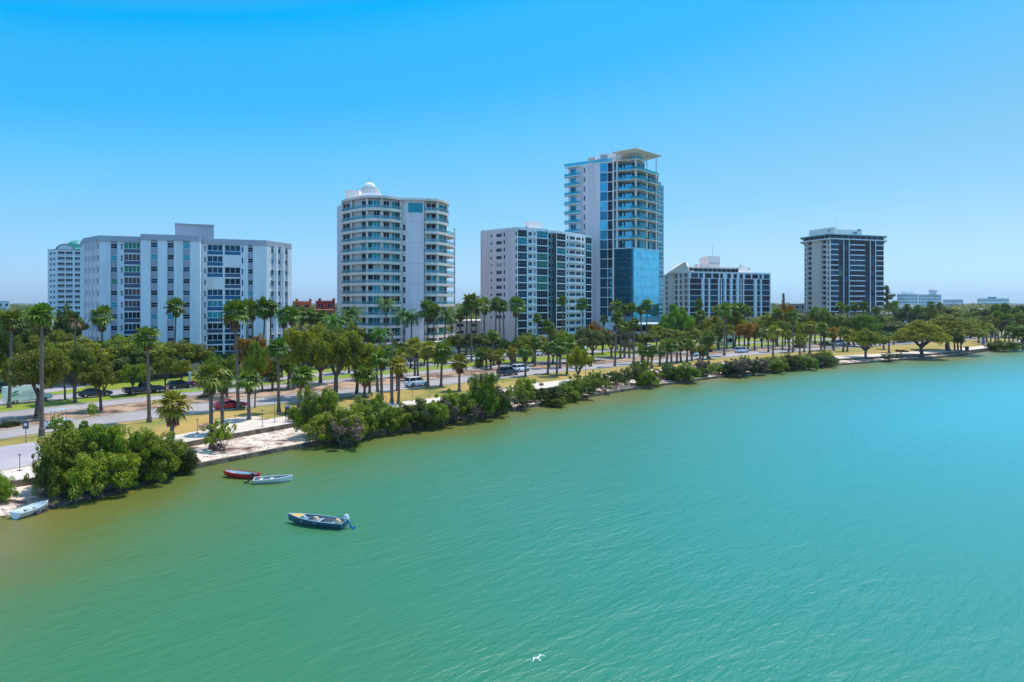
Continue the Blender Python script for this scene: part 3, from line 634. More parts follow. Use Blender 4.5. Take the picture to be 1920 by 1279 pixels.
# glazed strip right of the white wall
Q = [(1125, 238), (1139, 237), (1148.5, 236.3)]
ga, gb_ = Facet(XY(*Q[0]), XY(*Q[1])), Facet(XY(*Q[1]), XY(*Q[2]))
ha = []; hb = []
for k in range(NF):
    zt = ZT - FH * k
    ha.append(cells(ga, 1125.3, 1138.8, zt, .12, FH - .12, .06, M['g_blue'] if k % 2 == 0 and k < 9 else M['g_blued'], 1 + (k % 2), 0, M['g_blued'], .06))
    hb.append(cells(gb_, 1139.2, 1148.3, zt, .12, FH - .12, 1.0, M['g_dark'] if k < 11 else M['g_blued'], 2, 0, M['g_blued'], .06))
wall(B.w, ga, 1, ZT, ha, M['white']); wall(B.w, gb_, 1, ZT, hb, M['white'])
out = [(1149, 236), (1158, 234.3), (1170, 233.6), (1181, 233), (1192, 231), (1203, 233.5), (1215, 237), (1230, 241.5), (1236, 244.5)]
inn = [(1149, 238.4), (1160, 238.4), (1172, 237.2), (1184, 236.2), (1194, 236), (1206, 238.6), (1222, 243), (1234, 246.5)]
KB = 8
for i, ((xa, Da), (xb, Db)) in enumerate(zip(inn, inn[1:])):
    f = Facet(XY(xa, Da), XY(xb, Db)); hh = []
    for k in range(1 if i > 4 else 0, KB + 1):
        zt = ZT - FH * k; gg = ('g_blued', 'g_blue', 'g_blue', 'g_blued', 'g_blue', 'g_blue', 'g_blued')[i]
        hh.append(cells(f, xa + .25, xb - .25, zt, .3, FH - .15, .1, M[gg], 2, 0, M['g_blued'], .08))
    wall(B.w, f, ZT - FH * (KB + 1), ZT - (FH if i > 4 else 0), hh, M['white'])
for k in range(KB):
    zb = ZT - FH * (k + 1); p = B.sub('balcony'); o2 = out
    p.prism([XY(*q) for q in o2] + [XY(x, D + .05) for x, D in inn[::-1]], zb - .12, zb + .16, M['white2'])
    pts = [Vector((*XY(*q), 0)) for q in o2]; pts = [q + Vector((q.x, q.y, 0)).normalized() * .3 for q in pts]
    ribbon(p, pts, .04, zb + .17, zb + 1.15, M['rail2'], 1)
    for s_, e_ in ((1166, 1172), (1199, 1203), (1217, 1221)):                 # balcony furniture
        if R.random() < .7:
            q = XY(R.uniform(s_, e_), 236.5); p.box(q[0] - .4, q[0] + .4, q[1], q[1] + .5, zb + .16, zb + R.uniform(.6, 1.0), M['darkframe'])
lowf = [(1149, 236), (1188, 232.2), (1236, 244.5)]
ZL = ZT - FH * (KB + 1)
for (qa, qb, key, n) in ((lowf[0], lowf[1], 'g_blued', 5), (lowf[1], lowf[2], 'g_cyan', 4)):
    f = Facet(XY(*qa), XY(*qb)); hh = []
    for k in range(KB + 1, NF):
        zt = ZT - FH * k; hh.append(cells(f, qa[0] + .3, qb[0] - .3, zt, .04, FH - .04, .05, M[key], n, 0, M['g_blued'] if key == 'g_blued' else M['g_cyan'], .05))
    wall(B.w, f, 1, ZL, hh, M['railo'])
B.w.prism([XY(*q) for q in lowf] + [XY(x, D + .3) for x, D in inn[::-1]], ZL + .002, ZL + .3, M['white'])
for (x, D) in ((1149.8, 235.7), (1157, 234.7), (1192, 231.6), (1213, 237), (1230.5, 242.2)):
    a = XY(x, D); tall = x > 1150; B.sub('column').box(a[0] - .27, a[0] + .27, a[1] - .05 if tall else a[1] - .3, a[1] + .5, 1 if not tall else ZL + .3, ZT + (0 if x < 1205 else -FH), M['white2'])
fr_ = Facet(XY(1232.5, 245), XY(1244.5, 249.5)); hh = []
for k in range(2, NF):
    zt = ZT - FH * k; hh.append(cells(fr_, 1233, 1243.8, zt, .35, FH - .25, .1, pick(('g_blue', 2), ('g_teal', 2), ('g_blued', 1)), 1, 1, M['frame'], .15))
wall(B.w, fr_, 1, ZT - FH * 1.8, hh, M['railo'])
pA, pB, pC, pD = XY(1244.5, 249.5), XY(1240, 275), XY(1075, 275), XY(1066, 247.5)
for a, b in ((pA, pB), (pB, pC), (pC, pD)): B.w.face([(*a, 1), (*b, 1), (*b, ZT - (FH * 1.8 if a is pA else 0)), (*a, ZT - (FH * 1.8 if a is pA else 0))], M['lav'])
r = B.sub('roof'); r.prism([XY(*P0), XY(*P1), XY(*P2), XY(1148, 236.2)] + [XY(*q) for q in out[1:6]] + [XY(1209, 240.5), XY(1206, 275), pC], ZT + .002, ZT + .35, M['white2'])
r = B.sub('roof_railing')
pts = [Vector((*XY(x, D), 0)) for x, D in ((1058, 246.5), (1090, 242.5), (1125, 237.8), (1148, 236.2))]; ribbon(r, pts, .05, ZT + .4, ZT + 1.6, M['rail2'], 1)
r.prism([XY(1058, 246.5), XY(1088, 242.2), XY(1089, 243.5), XY(1066, 248)], ZT - .05, ZT + .25, M['white'])
pts = [Vector((*XY(x, D), 0)) for x, D in ((1182, 234), (1192, 231.6), (1203, 233.8), (1209, 240))]; ribbon(r, pts, .05, ZT + .4, ZT + 1.5, M['rail2'], 1)
r = B.sub('rooftop_plant_room'); zt = ZD(288, 240)
r.prism([XY(1125, 240), XY(1147, 239), XY(1180, 243), XY(1180, 255), XY(1128, 255)], ZT + .35, zt, M['pinkw']); f = Facet(XY(1125, 240), XY(1147, 239)); f.slab(r, f.u(1126), f.u(1139), ZT + 1.0, zt - .6, .01, .08, M['fascia'])
r.hexa([(*XY(1098, 246), ZT + .35), (*XY(1125, 242), ZT + .35), (*XY(1125, 256), ZT + .35), (*XY(1100, 258), ZT + .35)], [(*XY(1107, 247), ZD(297, 245)), (*XY(1124, 243), ZD(292, 242)), (*XY(1124, 255), ZD(292, 242)), (*XY(1108, 256), ZD(297, 245))], M['pinkw'])
f = Facet(XY(1106, 245), XY(1119, 242.6)); f.slab(r, f.u(1105), f.u(1116), ZD(301, 244), ZD(296, 244), .1, .9, M['beige'])
r = B.sub('canopy'); zc = ZD(276.5, 226); cp = [XY(1146.5, 233), XY(1192, 226), XY(1242.5, 238.5), XY(1190, 252)]
r.prism(cp, zc - .22, zc, M['purewhite'])
for (x, D) in ((1192, 231.6), (1213, 237), (1230.5, 242.2), (1157, 235)):
    a = XY(x, D); B.sub('column').box(a[0] - .15, a[0] + .15, a[1], a[1] + .3, ZT + .36 if x < 1205 else ZT - FH * .98, zc - .22, M['railg'])
r = B.sub('mast'); a = XY(1148, 243); r.tube((*a, zt), (*a, ZD(266, 243)), .06, .03, M['metal'], 6)
r = B.sub('podium'); z1_ = ZD(604, 215); r.prism([XY(1120, 232), XY(1150, 222), XY(1262, 232), XY(1262, 250), XY(1120, 250)], .9, 5.2, M['fascia']); r.prism([XY(1150, 221), XY(1240, 228), XY(1240, 240), XY(1150, 236)], 7.4, 7.9, M['white']); r.prism([XY(1152, 222), XY(1238, 229), XY(1238, 240), XY(1152, 236)], 5.2, 7.4, M['g_dark'])
B.done()

# ================================================================ low office block
DS = 1.0
B = Bld('office_block', 'low dark glass office block with white piers and sloping roof wings', XY(1350, 420))
K0, K1, K2 = (1244, 444), (1292, 395), (1445, 419); ZR = H + 17.7; FH = 3.35; NF = 9; ZT = ZR - .5
fL = Facet(XY(*K0), XY(*K1)); fR = Facet(XY(*K1), XY(*K2)); hl = []; hr = []
for k in range(NF):
    zt = ZT - FH * k; b_ = FH - .45
    for x0, x1 in ((1248, 1253.8), (1265, 1271), (1273.8, 1280), (1283, 1289.5)): hl.append(cells(fL, x0, x1, zt, .35, b_, .5, M['g_dark'], 1, 0, M['darkframe'], .12))
    if k == 0: cols = ((1296, 1309), (1311, 1318), (1322, 1334.5), (1336.5, 1348.5), (1350.5, 1356), (1363.5, 1370.5), (1375.5, 1382), (1387, 1393), (1397, 1408), (1410.5, 1421.5), (1423.5, 1429), (1432, 1443))
    else: cols = ((1293.5, 1315.3), (1320.5, 1328), (1331.5, 1346.5), (1349.5, 1352), (1353.5, 1357), (1361.5, 1368.3), (1373.5, 1380.3), (1386, 1389), (1390.5, 1393.3), (1395.5, 1413.5), (1419, 1425.3), (1428.3, 1443.6))
    for x0, x1 in cols: hr.append(cells(fR, x0, x1, zt, .18 if k else .5, FH - .14, .35, pick(('g_dark', 4), ('g_navy', 1.5), ('g_green', .3)), max(1, int((x1 - x0) / 6)), 0, M['darkframe'], .1))
wall(B.w, fL, 1, ZT, hl, M['white2']); wall(B.w, fR, 1, ZT, hr, M['white'])
fL.slab(B.w, fL.u(1254.5), fL.u(1263.5), 1, ZR + .6, .003, .9, M['beige'])
for x0, x1, dd in ((1315.8, 1319.8, .5), (1329, 1330.8, .5), (1357.4, 1361, .5), (1369, 1372.8, .5), (1381, 1385, .5), (1414.2, 1418.4, .5), (1426, 1427.8, .5)): fR.slab(B.w, fR.u(x0), fR.u(x1), 1, ZT - FH, .003, dd, M['white'])
bk = [XY(1440, 455), XY(1262, 480)]
for a, b in ((XY(*K2), bk[0]), (bk[0], bk[1]), (bk[1], XY(*K0))): B.w.face([(*a, 1), (*b, 1), (*b, ZT), (*a, ZT)], M['white2'])
r = B.sub('roof'); r.prism([XY(*K0), (XY(*K1)[0], XY(*K1)[1] - .3), XY(*K2)] + bk, ZT + .002, ZR, M['white'])
r = B.sub('upper_storey'); z1_ = ZD(502.5, 402); r.prism([XY(1300, 404), XY(1403, 420), XY(1400, 440), XY(1305, 430)], ZR, z1_, M['g_dark']); r.prism([XY(1287, 401), XY(1407, 418), XY(1405, 445), XY(1290, 440)], z1_, z1_ + .8, M['beige'])
fp = Facet(XY(1300, 403.9), XY(1403, 419.9))
for i in range(12): fp.slab(r, fp.L * i / 12, fp.L * i / 12 + .15, ZR, z1_, .003, .1, M['white'])
for nm, base, top in (('roof_wing', [(1249, 430), (1293, 398), (1297, 425), (1258, 446)], [(1271, 423), (1285, 400), (1290, 424), (1275, 440)]), ('roof_wing', [(1384, 412), (1412, 416), (1412, 436), (1388, 434)], [(1386, 413), (1392, 415), (1392, 434), (1388, 432)])):
    zt_ = ZD(492.5 if base[0][0] < 1300 else 496, 412); r = B.sub(nm)
    r.hexa([(*XY(x, D), ZR) for x, D in base], [(*XY(x, D), zt_) for x, D in top], M['pinkw'])
r = B.sub('penthouse'); zt_ = ZD(480.5, 412); r.prism([XY(1311, 428), XY(1329, 410), XY(1350, 414), XY(1336, 432)], ZR, zt_, M['pinkw'])
f = Facet(XY(1329, 410), XY(1350, 414))
for i in range(4): f.slab(r, f.u(1330.5 + i * 5), f.u(1333.5 + i * 5), zt_ - 4.8, zt_ - 3.8, .01, .06, M['fascia'])
r = B.sub('mast'); a = XY(1336, 420); r.tube((*a, zt_), (*a, ZD(457, 420)), .09, .04, M['metal'], 6)
for x, y in ((1306, 495), (1316, 496)): a = XY(x, 408); B.sub('roof_vent').box(a[0] - .8, a[0] + .8, a[1], a[1] + 1.5, z1_ + .8, ZD(y, 408), M['white2'])
B.done()

# ================================================================ dark banded office tower
B = Bld('office_tower', 'dark glass office tower with thin white floor bands, rightmost high building', XY(1590, 480))
K0, K1, K2 = (1508, 486), (1556, 460), (1657, 473); ZR = H + 45.7; FH = 3.5; NF = 15; ZT = ZR - 3.6
fL = Facet(XY(*K0), XY(*K1)); fR = Facet(XY(*K1), XY(*K2)); hl = []; hr = []
for k in range(NF):
    zt = ZT - FH * k
    for x0, x1, a, b, dp, gk in ((1509.3, 1511.3, .6, 2.9, .3, 'g_dark'), (1513.2, 1522, .15, 2.1, 1.6, 'g_dark'), (1540, 1549, .15, 2.1, 1.6, 'g_dark'), (1551.6, 1554.3, .6, 2.9, .3, 'g_dark')): hl.append(cells(fL, x0, x1, zt, a, b, dp, M[gk], 1, 0, M['darkframe']))
    for x0, x1 in ((1513.2, 1522), (1540, 1549)): fL.slab(B.sub('balcony'), fL.u(x0), fL.u(x1), zt - FH + .02, zt - 2.1, .002, .1, M['fascia'])
    for x0, x1, band in ((1557.5, 1572, 1), (1573, 1580.5, 0), (1583, 1590.8, 0), (1593.5, 1621.5, 1), (1622.5, 1630, 0), (1633, 1640.5, 0), (1642.5, 1656.3, 1)):
        u0, u1 = fR.u(x0), fR.u(x1); g_ = pick(('g_dark', 5), ('g_navy', 2.2), ('g_green', .2))
        B.window(fR, u0, u1, zt - FH + (.75 if band else .05), zt - .02, .3 if band else .12, g_, max(1, int((x1 - x0) / 4)), 0, M['darkframe'], .12); hr.append((u0, u1, zt - FH + (.75 if band else .05), zt - .02, .3 if band else .12))
wall(B.w, fL, 1, ZT, hl, M['white2']); wall(B.w, fR, 1, ZT, hr, M['dpanel'], d=0)
for x0, x1 in ((1557.2, 1572), (1593.5, 1621.5), (1642.5, 1656.6)):
    for k in range(NF): fR.slab(B.w, fR.u(x0), fR.u(x1), ZT - FH * (k + 1) - .05, ZT - FH * (k + 1) + .6, .003, .25, M['white'])
for x in (1556, 1581.2, 1591.4, 1631, 1641): fR.slab(B.w, max(0, fR.u(x)), fR.u(x + 1.1), 1, ZT - .01, .004, .3, M['white'])
fL.slab(B.w, fL.u(1523), fL.u(1539.4), 1, ZT, .003, .5, M['beige'])
for x0, x1 in ((1572.2, 1580.9), (1582.6, 1591.3), (1621.7, 1630.4), (1632.6, 1641.2)):
    for k in range(NF): fR.slab(B.w, fR.u(x0), fR.u(x1), ZT - FH * k - .06, ZT - FH * k + .04, .004, .02, M['darkframe'])
bk = [XY(1650, 505), XY(1520, 520)]
for a, b in ((XY(*K2), bk[0]), (bk[0], bk[1]), (bk[1], XY(*K0))): B.w.face([(*a, 1), (*b, 1), (*b, ZT), (*a, ZT)], M['white2'])
r = B.sub('roof'); ring = [XY(*K0), XY(*K1), XY(*K2)] + bk
wide = [XY(1499.5, 486), (XY(1556, 457)[0], 457), XY(1663.5, 474), XY(1652, 510), XY(1514, 526)]
r.prism(wide, ZT + .003, ZT + .7, M['white']); r.prism(wide, ZR - .7, ZR, M['railo']); r.prism([XY(1508.5, 486.5), XY(1556, 460.5), XY(1656.6, 473.5)] + bk, ZT + .7, ZR - .7, M['g_dark'])
for f_, n in ((fL, 5), (fR, 9)):
    for i in range(n + 1): f_.slab(r, (f_.L - .3) * i / n, (f_.L - .3) * i / n + .3, ZT + .7, ZR - .7, -.2, .05, M['fascia'])
r = B.sub('penthouse'); r.prism([XY(1517, 492), XY(1565, 468), XY(1567, 480), XY(1525, 505)], ZR, ZD(427.5, 475), M['pinkw']); r.prism([XY(1568, 476), XY(1616, 484), XY(1614, 498), XY(1569, 492)], ZR, ZD(431, 480), M['pinkw'])
for x, y in ((1555, 433), (1604, 435.5), (1611, 430)): a = XY(x, 473 if x < 1560 else 481); r.box(a[0] - .9, a[0] + .9, a[1] - .8, a[1] + .5, ZD(y, 475) - .4, ZD(y, 475) + .7, M['metal'])
r = B.sub('mast'); a = XY(1567, 474); r.tube((*a, ZR + 3), (*a, ZD(406, 474)), .1, .05, M['metal'], 6)
r = B.sub('podium'); r.prism([XY(1640, 452), XY(1672, 458), XY(1672, 480), XY(1640, 478)], .9, 5.0, M['white']); r.prism([XY(1640, 452), XY(1672.4, 458), XY(1672, 480), XY(1640, 478)], 5.0, 7.6, M['g_dark']); r.prism([XY(1636, 451), XY(1673, 457), XY(1673, 481), XY(1636, 479)], 7.6, 8.4, M['white'])
r.prism([XY(1490, 470), XY(1560, 452), XY(1560, 462), XY(1506, 480)], .9, 5.6, M['white2'])
B.done()

# ================================================================ small and distant buildings
def simple(name, label, pts, ytop, D, m, rows=3, cols=8, roofm=None, wz=None, extra=None, glass='g_dark', base=1.0):
    """corner pixels (x, D) along the visible front; gets windows, parapet and roof"""
    global B
    B = Bld(name, label, XY(sum(p[0] for p in pts) / len(pts), D)); zt = ZD(ytop, D)
    for a, b in zip(pts, pts[1:]):
        f = Facet(XY(*a), XY(*b)); hs_ = []; fh = (zt - base) / rows; nc = max(1, int(cols * f.L / 40 + .5))
        for k in range(rows):
            for j in range(nc):
                u0 = f.L * (j + .25) / nc; u1 = f.L * (j + .75) / nc; z0 = base + fh * k + fh * .3; z1 = base + fh * k + fh * .75
                hs_.append((u0, u1, z0, z1, .25)); B.window(f, u0, u1, z0, z1, .25, M[glass], 2, 0)
        wall(B.w, f, base, zt, hs_, m)
    bk = [XY(pts[-1][0], D + 22), XY(pts[0][0], D + 22)]
    for a, b in ((XY(*pts[-1]), bk[0]), (bk[0], bk[1]), (bk[1], XY(*pts[0]))): B.w.face([(*a, base), (*b, base), (*b, zt), (*a, zt)], m)
    B.sub('roof').prism([(XY(*p)[0], XY(*p)[1] - .3) for p in pts] + bk, zt, zt + .5, roofm or m)
    if extra: extra(zt + .5)
    B.done()
def crenel(x0, x1, D, m):
    def g(z):
        r = B.sub('parapet'); f = Facet(XY(x0, D), XY(x1, D)); n = 9
        for i in range(n): f.slab(r, f.L * i / n, f.L * (i + .55) / n, z, z + .35, -.5, 0, m)
        for q in (.12, .85): f.slab(r, f.L * q, f.L * q + 1.0, z, z + 1.3, -1.5, -.5, m)
    return g
simple('apartment_house', 'orange stuccoed building with a notched parapet, right behind the slab block', [(549, 300), (584, 302)], 568, 301, M['orange'], 5, 8, extra=crenel(549, 584, 300, M['orange']))
simple('apartment_house', 'red building with small roof turrets, just left of the domed tower', [(592, 305), (628, 306)], 567, 305, M['red'], 5, 8, extra=crenel(592, 628, 305, M['red']))
simple('house', 'long low orange building under the red one, mostly behind palms', [(556, 285), (626, 287)], 583, 286, M['orange'], 3, 10)
simple('house', 'distant building with a teal roof at the left edge of the view', [(-40, 520), (18, 520)], 566, 520, M['white'], 3, 8, M['railo'])
simple('bungalow', 'low house with a pale grey pitched roof, left of the slab block', [(88, 225), (146, 222)], 621, 223, M['white2'], 1, 10, M['white'], extra=lambda z: B.sub('pitched_roof').hexa([(*XY(84, 222), z), (*XY(149, 219), z), (*XY(149, 240), z), (*XY(84, 243), z)], [(*XY(97, 230), z + 2.6), (*XY(138, 228), z + 2.6), (*XY(138, 232), z + 2.6), (*XY(97, 234), z + 2.6)], M['lav']))
simple('carport', 'long white flat roofed carport among trees behind the van', [(18, 150), (112, 146)], 678, 148, M['grey'], 1, 6, M['roofwhite'])
simple('office_building', 'dark low flat roofed building between the office block and the dark tower', [(1478, 520), (1512, 520)], 571, 520, M['fascia'], 3, 10)
simple('hotel', 'hazy white stepped building on the horizon right of the dark tower', [(1682, 900), (1700, 890), (1721, 895)], 552, 895, M['white'], 6, 12, extra=lambda z: B.sub('upper_storey').prism([XY(1690, 895), XY(1712, 897), XY(1712, 910), XY(1690, 908)], z, z + 3, M['white']))
simple('hotel', 'hazy white building with arched roof tower on the horizon at right', [(1722, 930), (1765, 934)], 553, 932, M['white'], 6, 12, extra=lambda z: (B.sub('roof_tower').prism([XY(1742, 930), XY(1756, 930), XY(1756, 942), XY(1742, 942)], z, z + 4, M['white']), B.sub('arched_roof').lathe(XY(1749, 936), [(5.4, z + 4), (5.2, z + 5.5), (3.5, z + 7), (.01, z + 7.6)], M['fascia'], 14)))
simple('warehouse', 'pale low building on the horizon right of the two hazy hotels', [(1768, 1200), (1806, 1200)], 562, 1200, M['white'], 3, 10)
simple('warehouse', 'wide low blue-grey building on the horizon near the right edge', [(1832, 1250), (1892, 1256)], 560, 1250, M['rail'], 3, 10, M['grey'], extra=lambda z: B.sub('upper_storey').prism([XY(1852, 1252), XY(1868, 1252), XY(1868, 1270), XY(1852, 1270)], z, z + 2.5, M['g_teal']))
simple('house', 'white roofed house among trees behind the tall spreading tree at right', [(1752, 340), (1788, 342)], 592, 341, M['white2'], 1, 8, M['grey'])
simple('house', 'small white house peeping from the woods above the far point', [(1828, 420), (1842, 420)], 581, 420, M['white'], 1, 6, M['roofwhite'])
simple('house', 'long pinkish house roof right of the dark tower, under the dark pine', [(1682, 380), (1716, 382)], 574, 381, M['pinkw'], 2, 8)
simple('house', 'white low building behind palms between the domed tower and the mid-rise', [(850, 250), (902, 252)], 604, 250, M['white2'], 3, 8)
simple('pavilion', 'low white pavilion behind the roads below the office block', [(1355, 232), (1380, 236)], 630, 233, M['white'], 1, 6, M['roofwhite'])

def clear(x, y):
    for x0, x1, y0, y1 in ((-122, -52, 155, 215), (-62, -12, 180, 245), (-22, 72, 195, 312), (75, 170, 380, 500), (195, 275, 440, 535), (-285, -225, 355, 420)):
        if x0 < x < x1 and y0 < y < y1: return False
    return True
# ---------------------------------------------------------------- plants: prototypes
def leafquad(mb, p, nrm, s, m, rnd):
    nrm = Vector(nrm).normalized(); a = nrm.cross(Vector((rnd.uniform(-1, 1), rnd.uniform(-1, 1), rnd.uniform(-1, 1)))).normalized(); b = nrm.cross(a)
    a *= s; b *= s * rnd.uniform(.45, .8); mb.face([p - a, p + b * .9 - a * .1, p + a, p - b * .9 + a * .1], m)
def crown_mesh(name, seed, ncl, nlf, z0, z1, leaf, m, shape='dome', clr=(.16, .3)):
    rnd = random.Random(seed); mb = MB(); zc = (z0 + z1) / 2; hz = (z1 - z0) / 2
    for i in range(ncl):
        th = rnd.uniform(0, 2 * math.pi); ph = math.asin(rnd.uniform(-.75 if shape != 'umb' else -.1, 1)); rr = rnd.uniform(.45, .85) if i > 4 else rnd.uniform(0, .4)
        rr *= 1 + (.3 if z0 < .1 else .2) * math.sin(3 * th + seed) + .14 * math.sin(5 * th + 2 * seed)
        c = Vector((rr * math.cos(ph) * math.cos(th), rr * math.cos(ph) * math.sin(th), zc + (rr * math.sin(ph) * hz * 1.0)))
        if shape == 'umb': rr = math.sqrt(rnd.random()) * .95; c = Vector((rr * math.cos(th), rr * math.sin(th), z0 + (z1 - z0) * (.08 + .78 * math.cos(rr * 1.5)) * rnd.uniform(.75, 1.05)))
        cr = rnd.uniform(*clr); fz = .75 * hz / .5 if shape != 'umb' else .45
        for j in range(nlf):
            d = Vector((rnd.gauss(0, 1), rnd.gauss(0, 1), rnd.gauss(0, 1) + .25)).normalized(); q = d * cr * rnd.uniform(.55, 1.08)
            p = c + Vector((q.x, q.y, q.z * fz)); 
            if p.z < z0 * .8: p.z = z0 * .8 + rnd.uniform(0, .04)
            nn = d * .5 + Vector((rnd.uniform(-.7, .7), rnd.uniform(-.7, .7), rnd.uniform(.2, 1.3))); leafquad(mb, p, nn, leaf * rnd.uniform(.7, 1.3), m, rnd)
    return mb.mesh(name)
def limb(mb, p, q, r0, r1, m, rnd, n=4, wob=.05):
    pts = [Vector(p).lerp(Vector(q), i / n) for i in range(n + 1)]
    for i in range(1, n): pts[i] += Vector((rnd.uniform(-wob, wob), rnd.uniform(-wob, wob), 0))
    for i in range(n): mb.tube(pts[i], pts[i + 1], lerp(r0, r1, i / n), lerp(r0, r1, (i + 1) / n), m, 7, False)
def trunk_mesh(name, seed, fork, reach, ztop, r=.07, multi=1, m=None):
    rnd = random.Random(seed); mb = MB(); m = m or M['bark']
    for s_ in range(multi):
        b = Vector((rnd.uniform(-.3, .3), rnd.uniform(-.3, .3), -.01)) if multi > 1 else Vector((0, 0, -.01)); rr = r / math.sqrt(multi)
        fk = Vector((b.x + rnd.uniform(-.06, .06), b.y + rnd.uniform(-.06, .06), fork)); limb(mb, b, fk, rr * 1.15, rr * .8, m, rnd, 4, .02)
        for i in range(6 if multi == 1 else 4):
            a = 2 * math.pi * i / 6 + rnd.uniform(-.3, .3); e = Vector((math.cos(a) * reach * rnd.uniform(.5, 1), math.sin(a) * reach * rnd.uniform(.5, 1), lerp(fork, ztop, rnd.uniform(.5, .9))))
            limb(mb, fk, e, rr * .55, rr * .18, m, rnd)
            for t_ in (.5, .75):
                q = fk.lerp(e, t_); limb(mb, q, q + Vector((rnd.uniform(-.25, .25), rnd.uniform(-.25, .25), rnd.uniform(.05, .2))), rr * .22, rr * .08, m, rnd, 2)
    return mb.mesh(name)
TREE = [(crown_mesh('crown', 11 + i, 84, 190, .4, 1.0, .029, L['g'], clr=(.1, .22)), trunk_mesh('trunk', 21 + i, .3, .6, .9)) for i in range(4)]
TALL = [(crown_mesh('crown', 15 + i, 70, 170, .42, 1.0, .032, L['g'], clr=(.1, .22)), trunk_mesh('trunk', 25 + i, .42, .6, .9, .06)) for i in range(2)]
UMB = [(crown_mesh('crown', 31 + i, 190, 170, .36, 1.0, .024, L['g'], 'umb', (.11, .22)), trunk_mesh('trunk', 35 + i, .26, .75, .8, .07)) for i in range(2)]
BUSH = [(crown_mesh('foliage', 41 + i, 100, 180, .02, 1.0, .027, L['m'], clr=(.09, .2)), trunk_mesh('stems', 45 + i, .14, .85, .8, .06, 4)) for i in range(3)]
SPARSE = [(crown_mesh('foliage', 51 + i, 46, 100, .22, 1.0, .03, L['m'], clr=(.09, .18)), trunk_mesh('stems', 55 + i, .16, .95, .9, .05, 5)) for i in range(2)]
def fanleaf(mb, base, d, up, ln, m, rnd, nf=9, spread=1.6, droop=.25, pet=.4):
    d = Vector(d).normalized(); side = d.cross(Vector((0, 0, 1)) if abs(d.z) < .97 else Vector((1, 0, 0))).normalized(); nrm = side.cross(d).normalized()
    hub = base + d * ln * pet; mb.tube(base, hub, .012, .008, m, 3, False)
    for i in range(nf):
        a = spread * (i / (nf - 1) - .5) * 2; rad = ln * (1 - pet) * (1.05 - .22 * abs(a) / spread) * rnd.uniform(.9, 1.08); v = (d * math.cos(a) + side * math.sin(a))
        w_ = (side * math.cos(a) - d * math.sin(a)) * rad * .13; tip = hub + v * rad + Vector((0, 0, -droop * rad * rnd.uniform(.6, 1.4))) + nrm * .0; md = hub + v * rad * .6 + nrm * .03 * ln
        mb.face([hub, md - w_, tip, md + w_], m)
def fan_crown(name, seed, nl=30, lo=-.5, m=None, dead=14, round_=False):
    rnd = random.Random(seed); mb = MB(); m = m or M['fan']
    for i in range(nl):
        if rnd.random() < .12: continue
        t_ = (i + .5) / nl; el = math.asin(lerp(1, lo, t_)) ; az = i * 2.39996 + rnd.uniform(-.35, .35); ln = rnd.uniform(.68, 1.2) * (.86 + .14 * math.cos(el))
        d = Vector((math.cos(az) * math.cos(el), math.sin(az) * math.cos(el), math.sin(el))); fanleaf(mb, Vector((0, 0, -.05)), d, None, ln, m, rnd, droop=.3 if el < .6 else .12)
    for i in range(dead):
        az = rnd.uniform(0, 6.28); el = rnd.uniform(-1.45, -1.0); d = Vector((math.cos(az) * math.cos(el), math.sin(az) * math.cos(el), math.sin(el)))
        fanleaf(mb, Vector((0, 0, -.1 - .02 * i)), d, None, rnd.uniform(.5, .78), M['dead'], rnd, nf=7, spread=.8, droop=.1)
    return mb.mesh(name)
def feather_crown(name, seed, nl=20):
    rnd = random.Random(seed); mb = MB(); m = M['fea']
    for i in range(nl):
        t_ = (i + .5) / nl; el0 = lerp(1.35, -.1, t_); az = i * 2.39996; h = Vector((math.cos(az), math.sin(az), 0)); side = Vector((-h.y, h.x, 0)); p = Vector((0, 0, 0)); el = el0; pts = [p.copy()]; nseg = 12
        for k in range(nseg):
            p = p + (h * math.cos(el) + Vector((0, 0, math.sin(el)))) * (1.12 / nseg); el -= .13 + .05 * t_; pts.append(p.copy())
        for a, b in zip(pts, pts[1:]): mb.tube(a, b, .012, .01, m, 3, False)
        for k in range(1, nseg):
            for sg in (-1, 1):
                for q in (0, .5):
                    b = pts[k].lerp(pts[k + 1] if k + 1 <= nseg else pts[k], q); ll = .26 * math.sin(math.pi * (k + q + 1.5) / (nseg + 2.5)) + .05; ax = (pts[k] - pts[k - 1]).normalized()
                    tip = b + side * sg * ll * .8 + ax * ll * .35 + Vector((0, 0, -ll * rnd.uniform(.25, .6))); w_ = ax * .022; mb.face([b - w_, tip, b + w_], m)
    return mb.mesh(name)
FAN = [fan_crown('crown', 61 + i, 40, -.72, dead=8 + 7 * i) for i in range(3)]
SAB = [fan_crown('crown', 71 + i, 38, -.75, m=M['fan'] if i < 2 else M['fanb'], dead=8 + 5 * i) for i in range(3)]
FEA = [feather_crown('crown', 81 + i, 20 + 3 * i) for i in range(2)]
mb = MB(); nseg = 14; prof = []
for i in range(nseg): z = i / nseg; r_ = lerp(1.0, .62, z) * (1.35 if i == 0 else 1); prof += [(r_ * 1.08, z), (r_ * .96, z + .9 / nseg)]
mb.lathe((0, 0), prof + [(.55, 1.0), (.01, 1.0)], M['pbark'], 9); PT = mb.mesh('trunk')

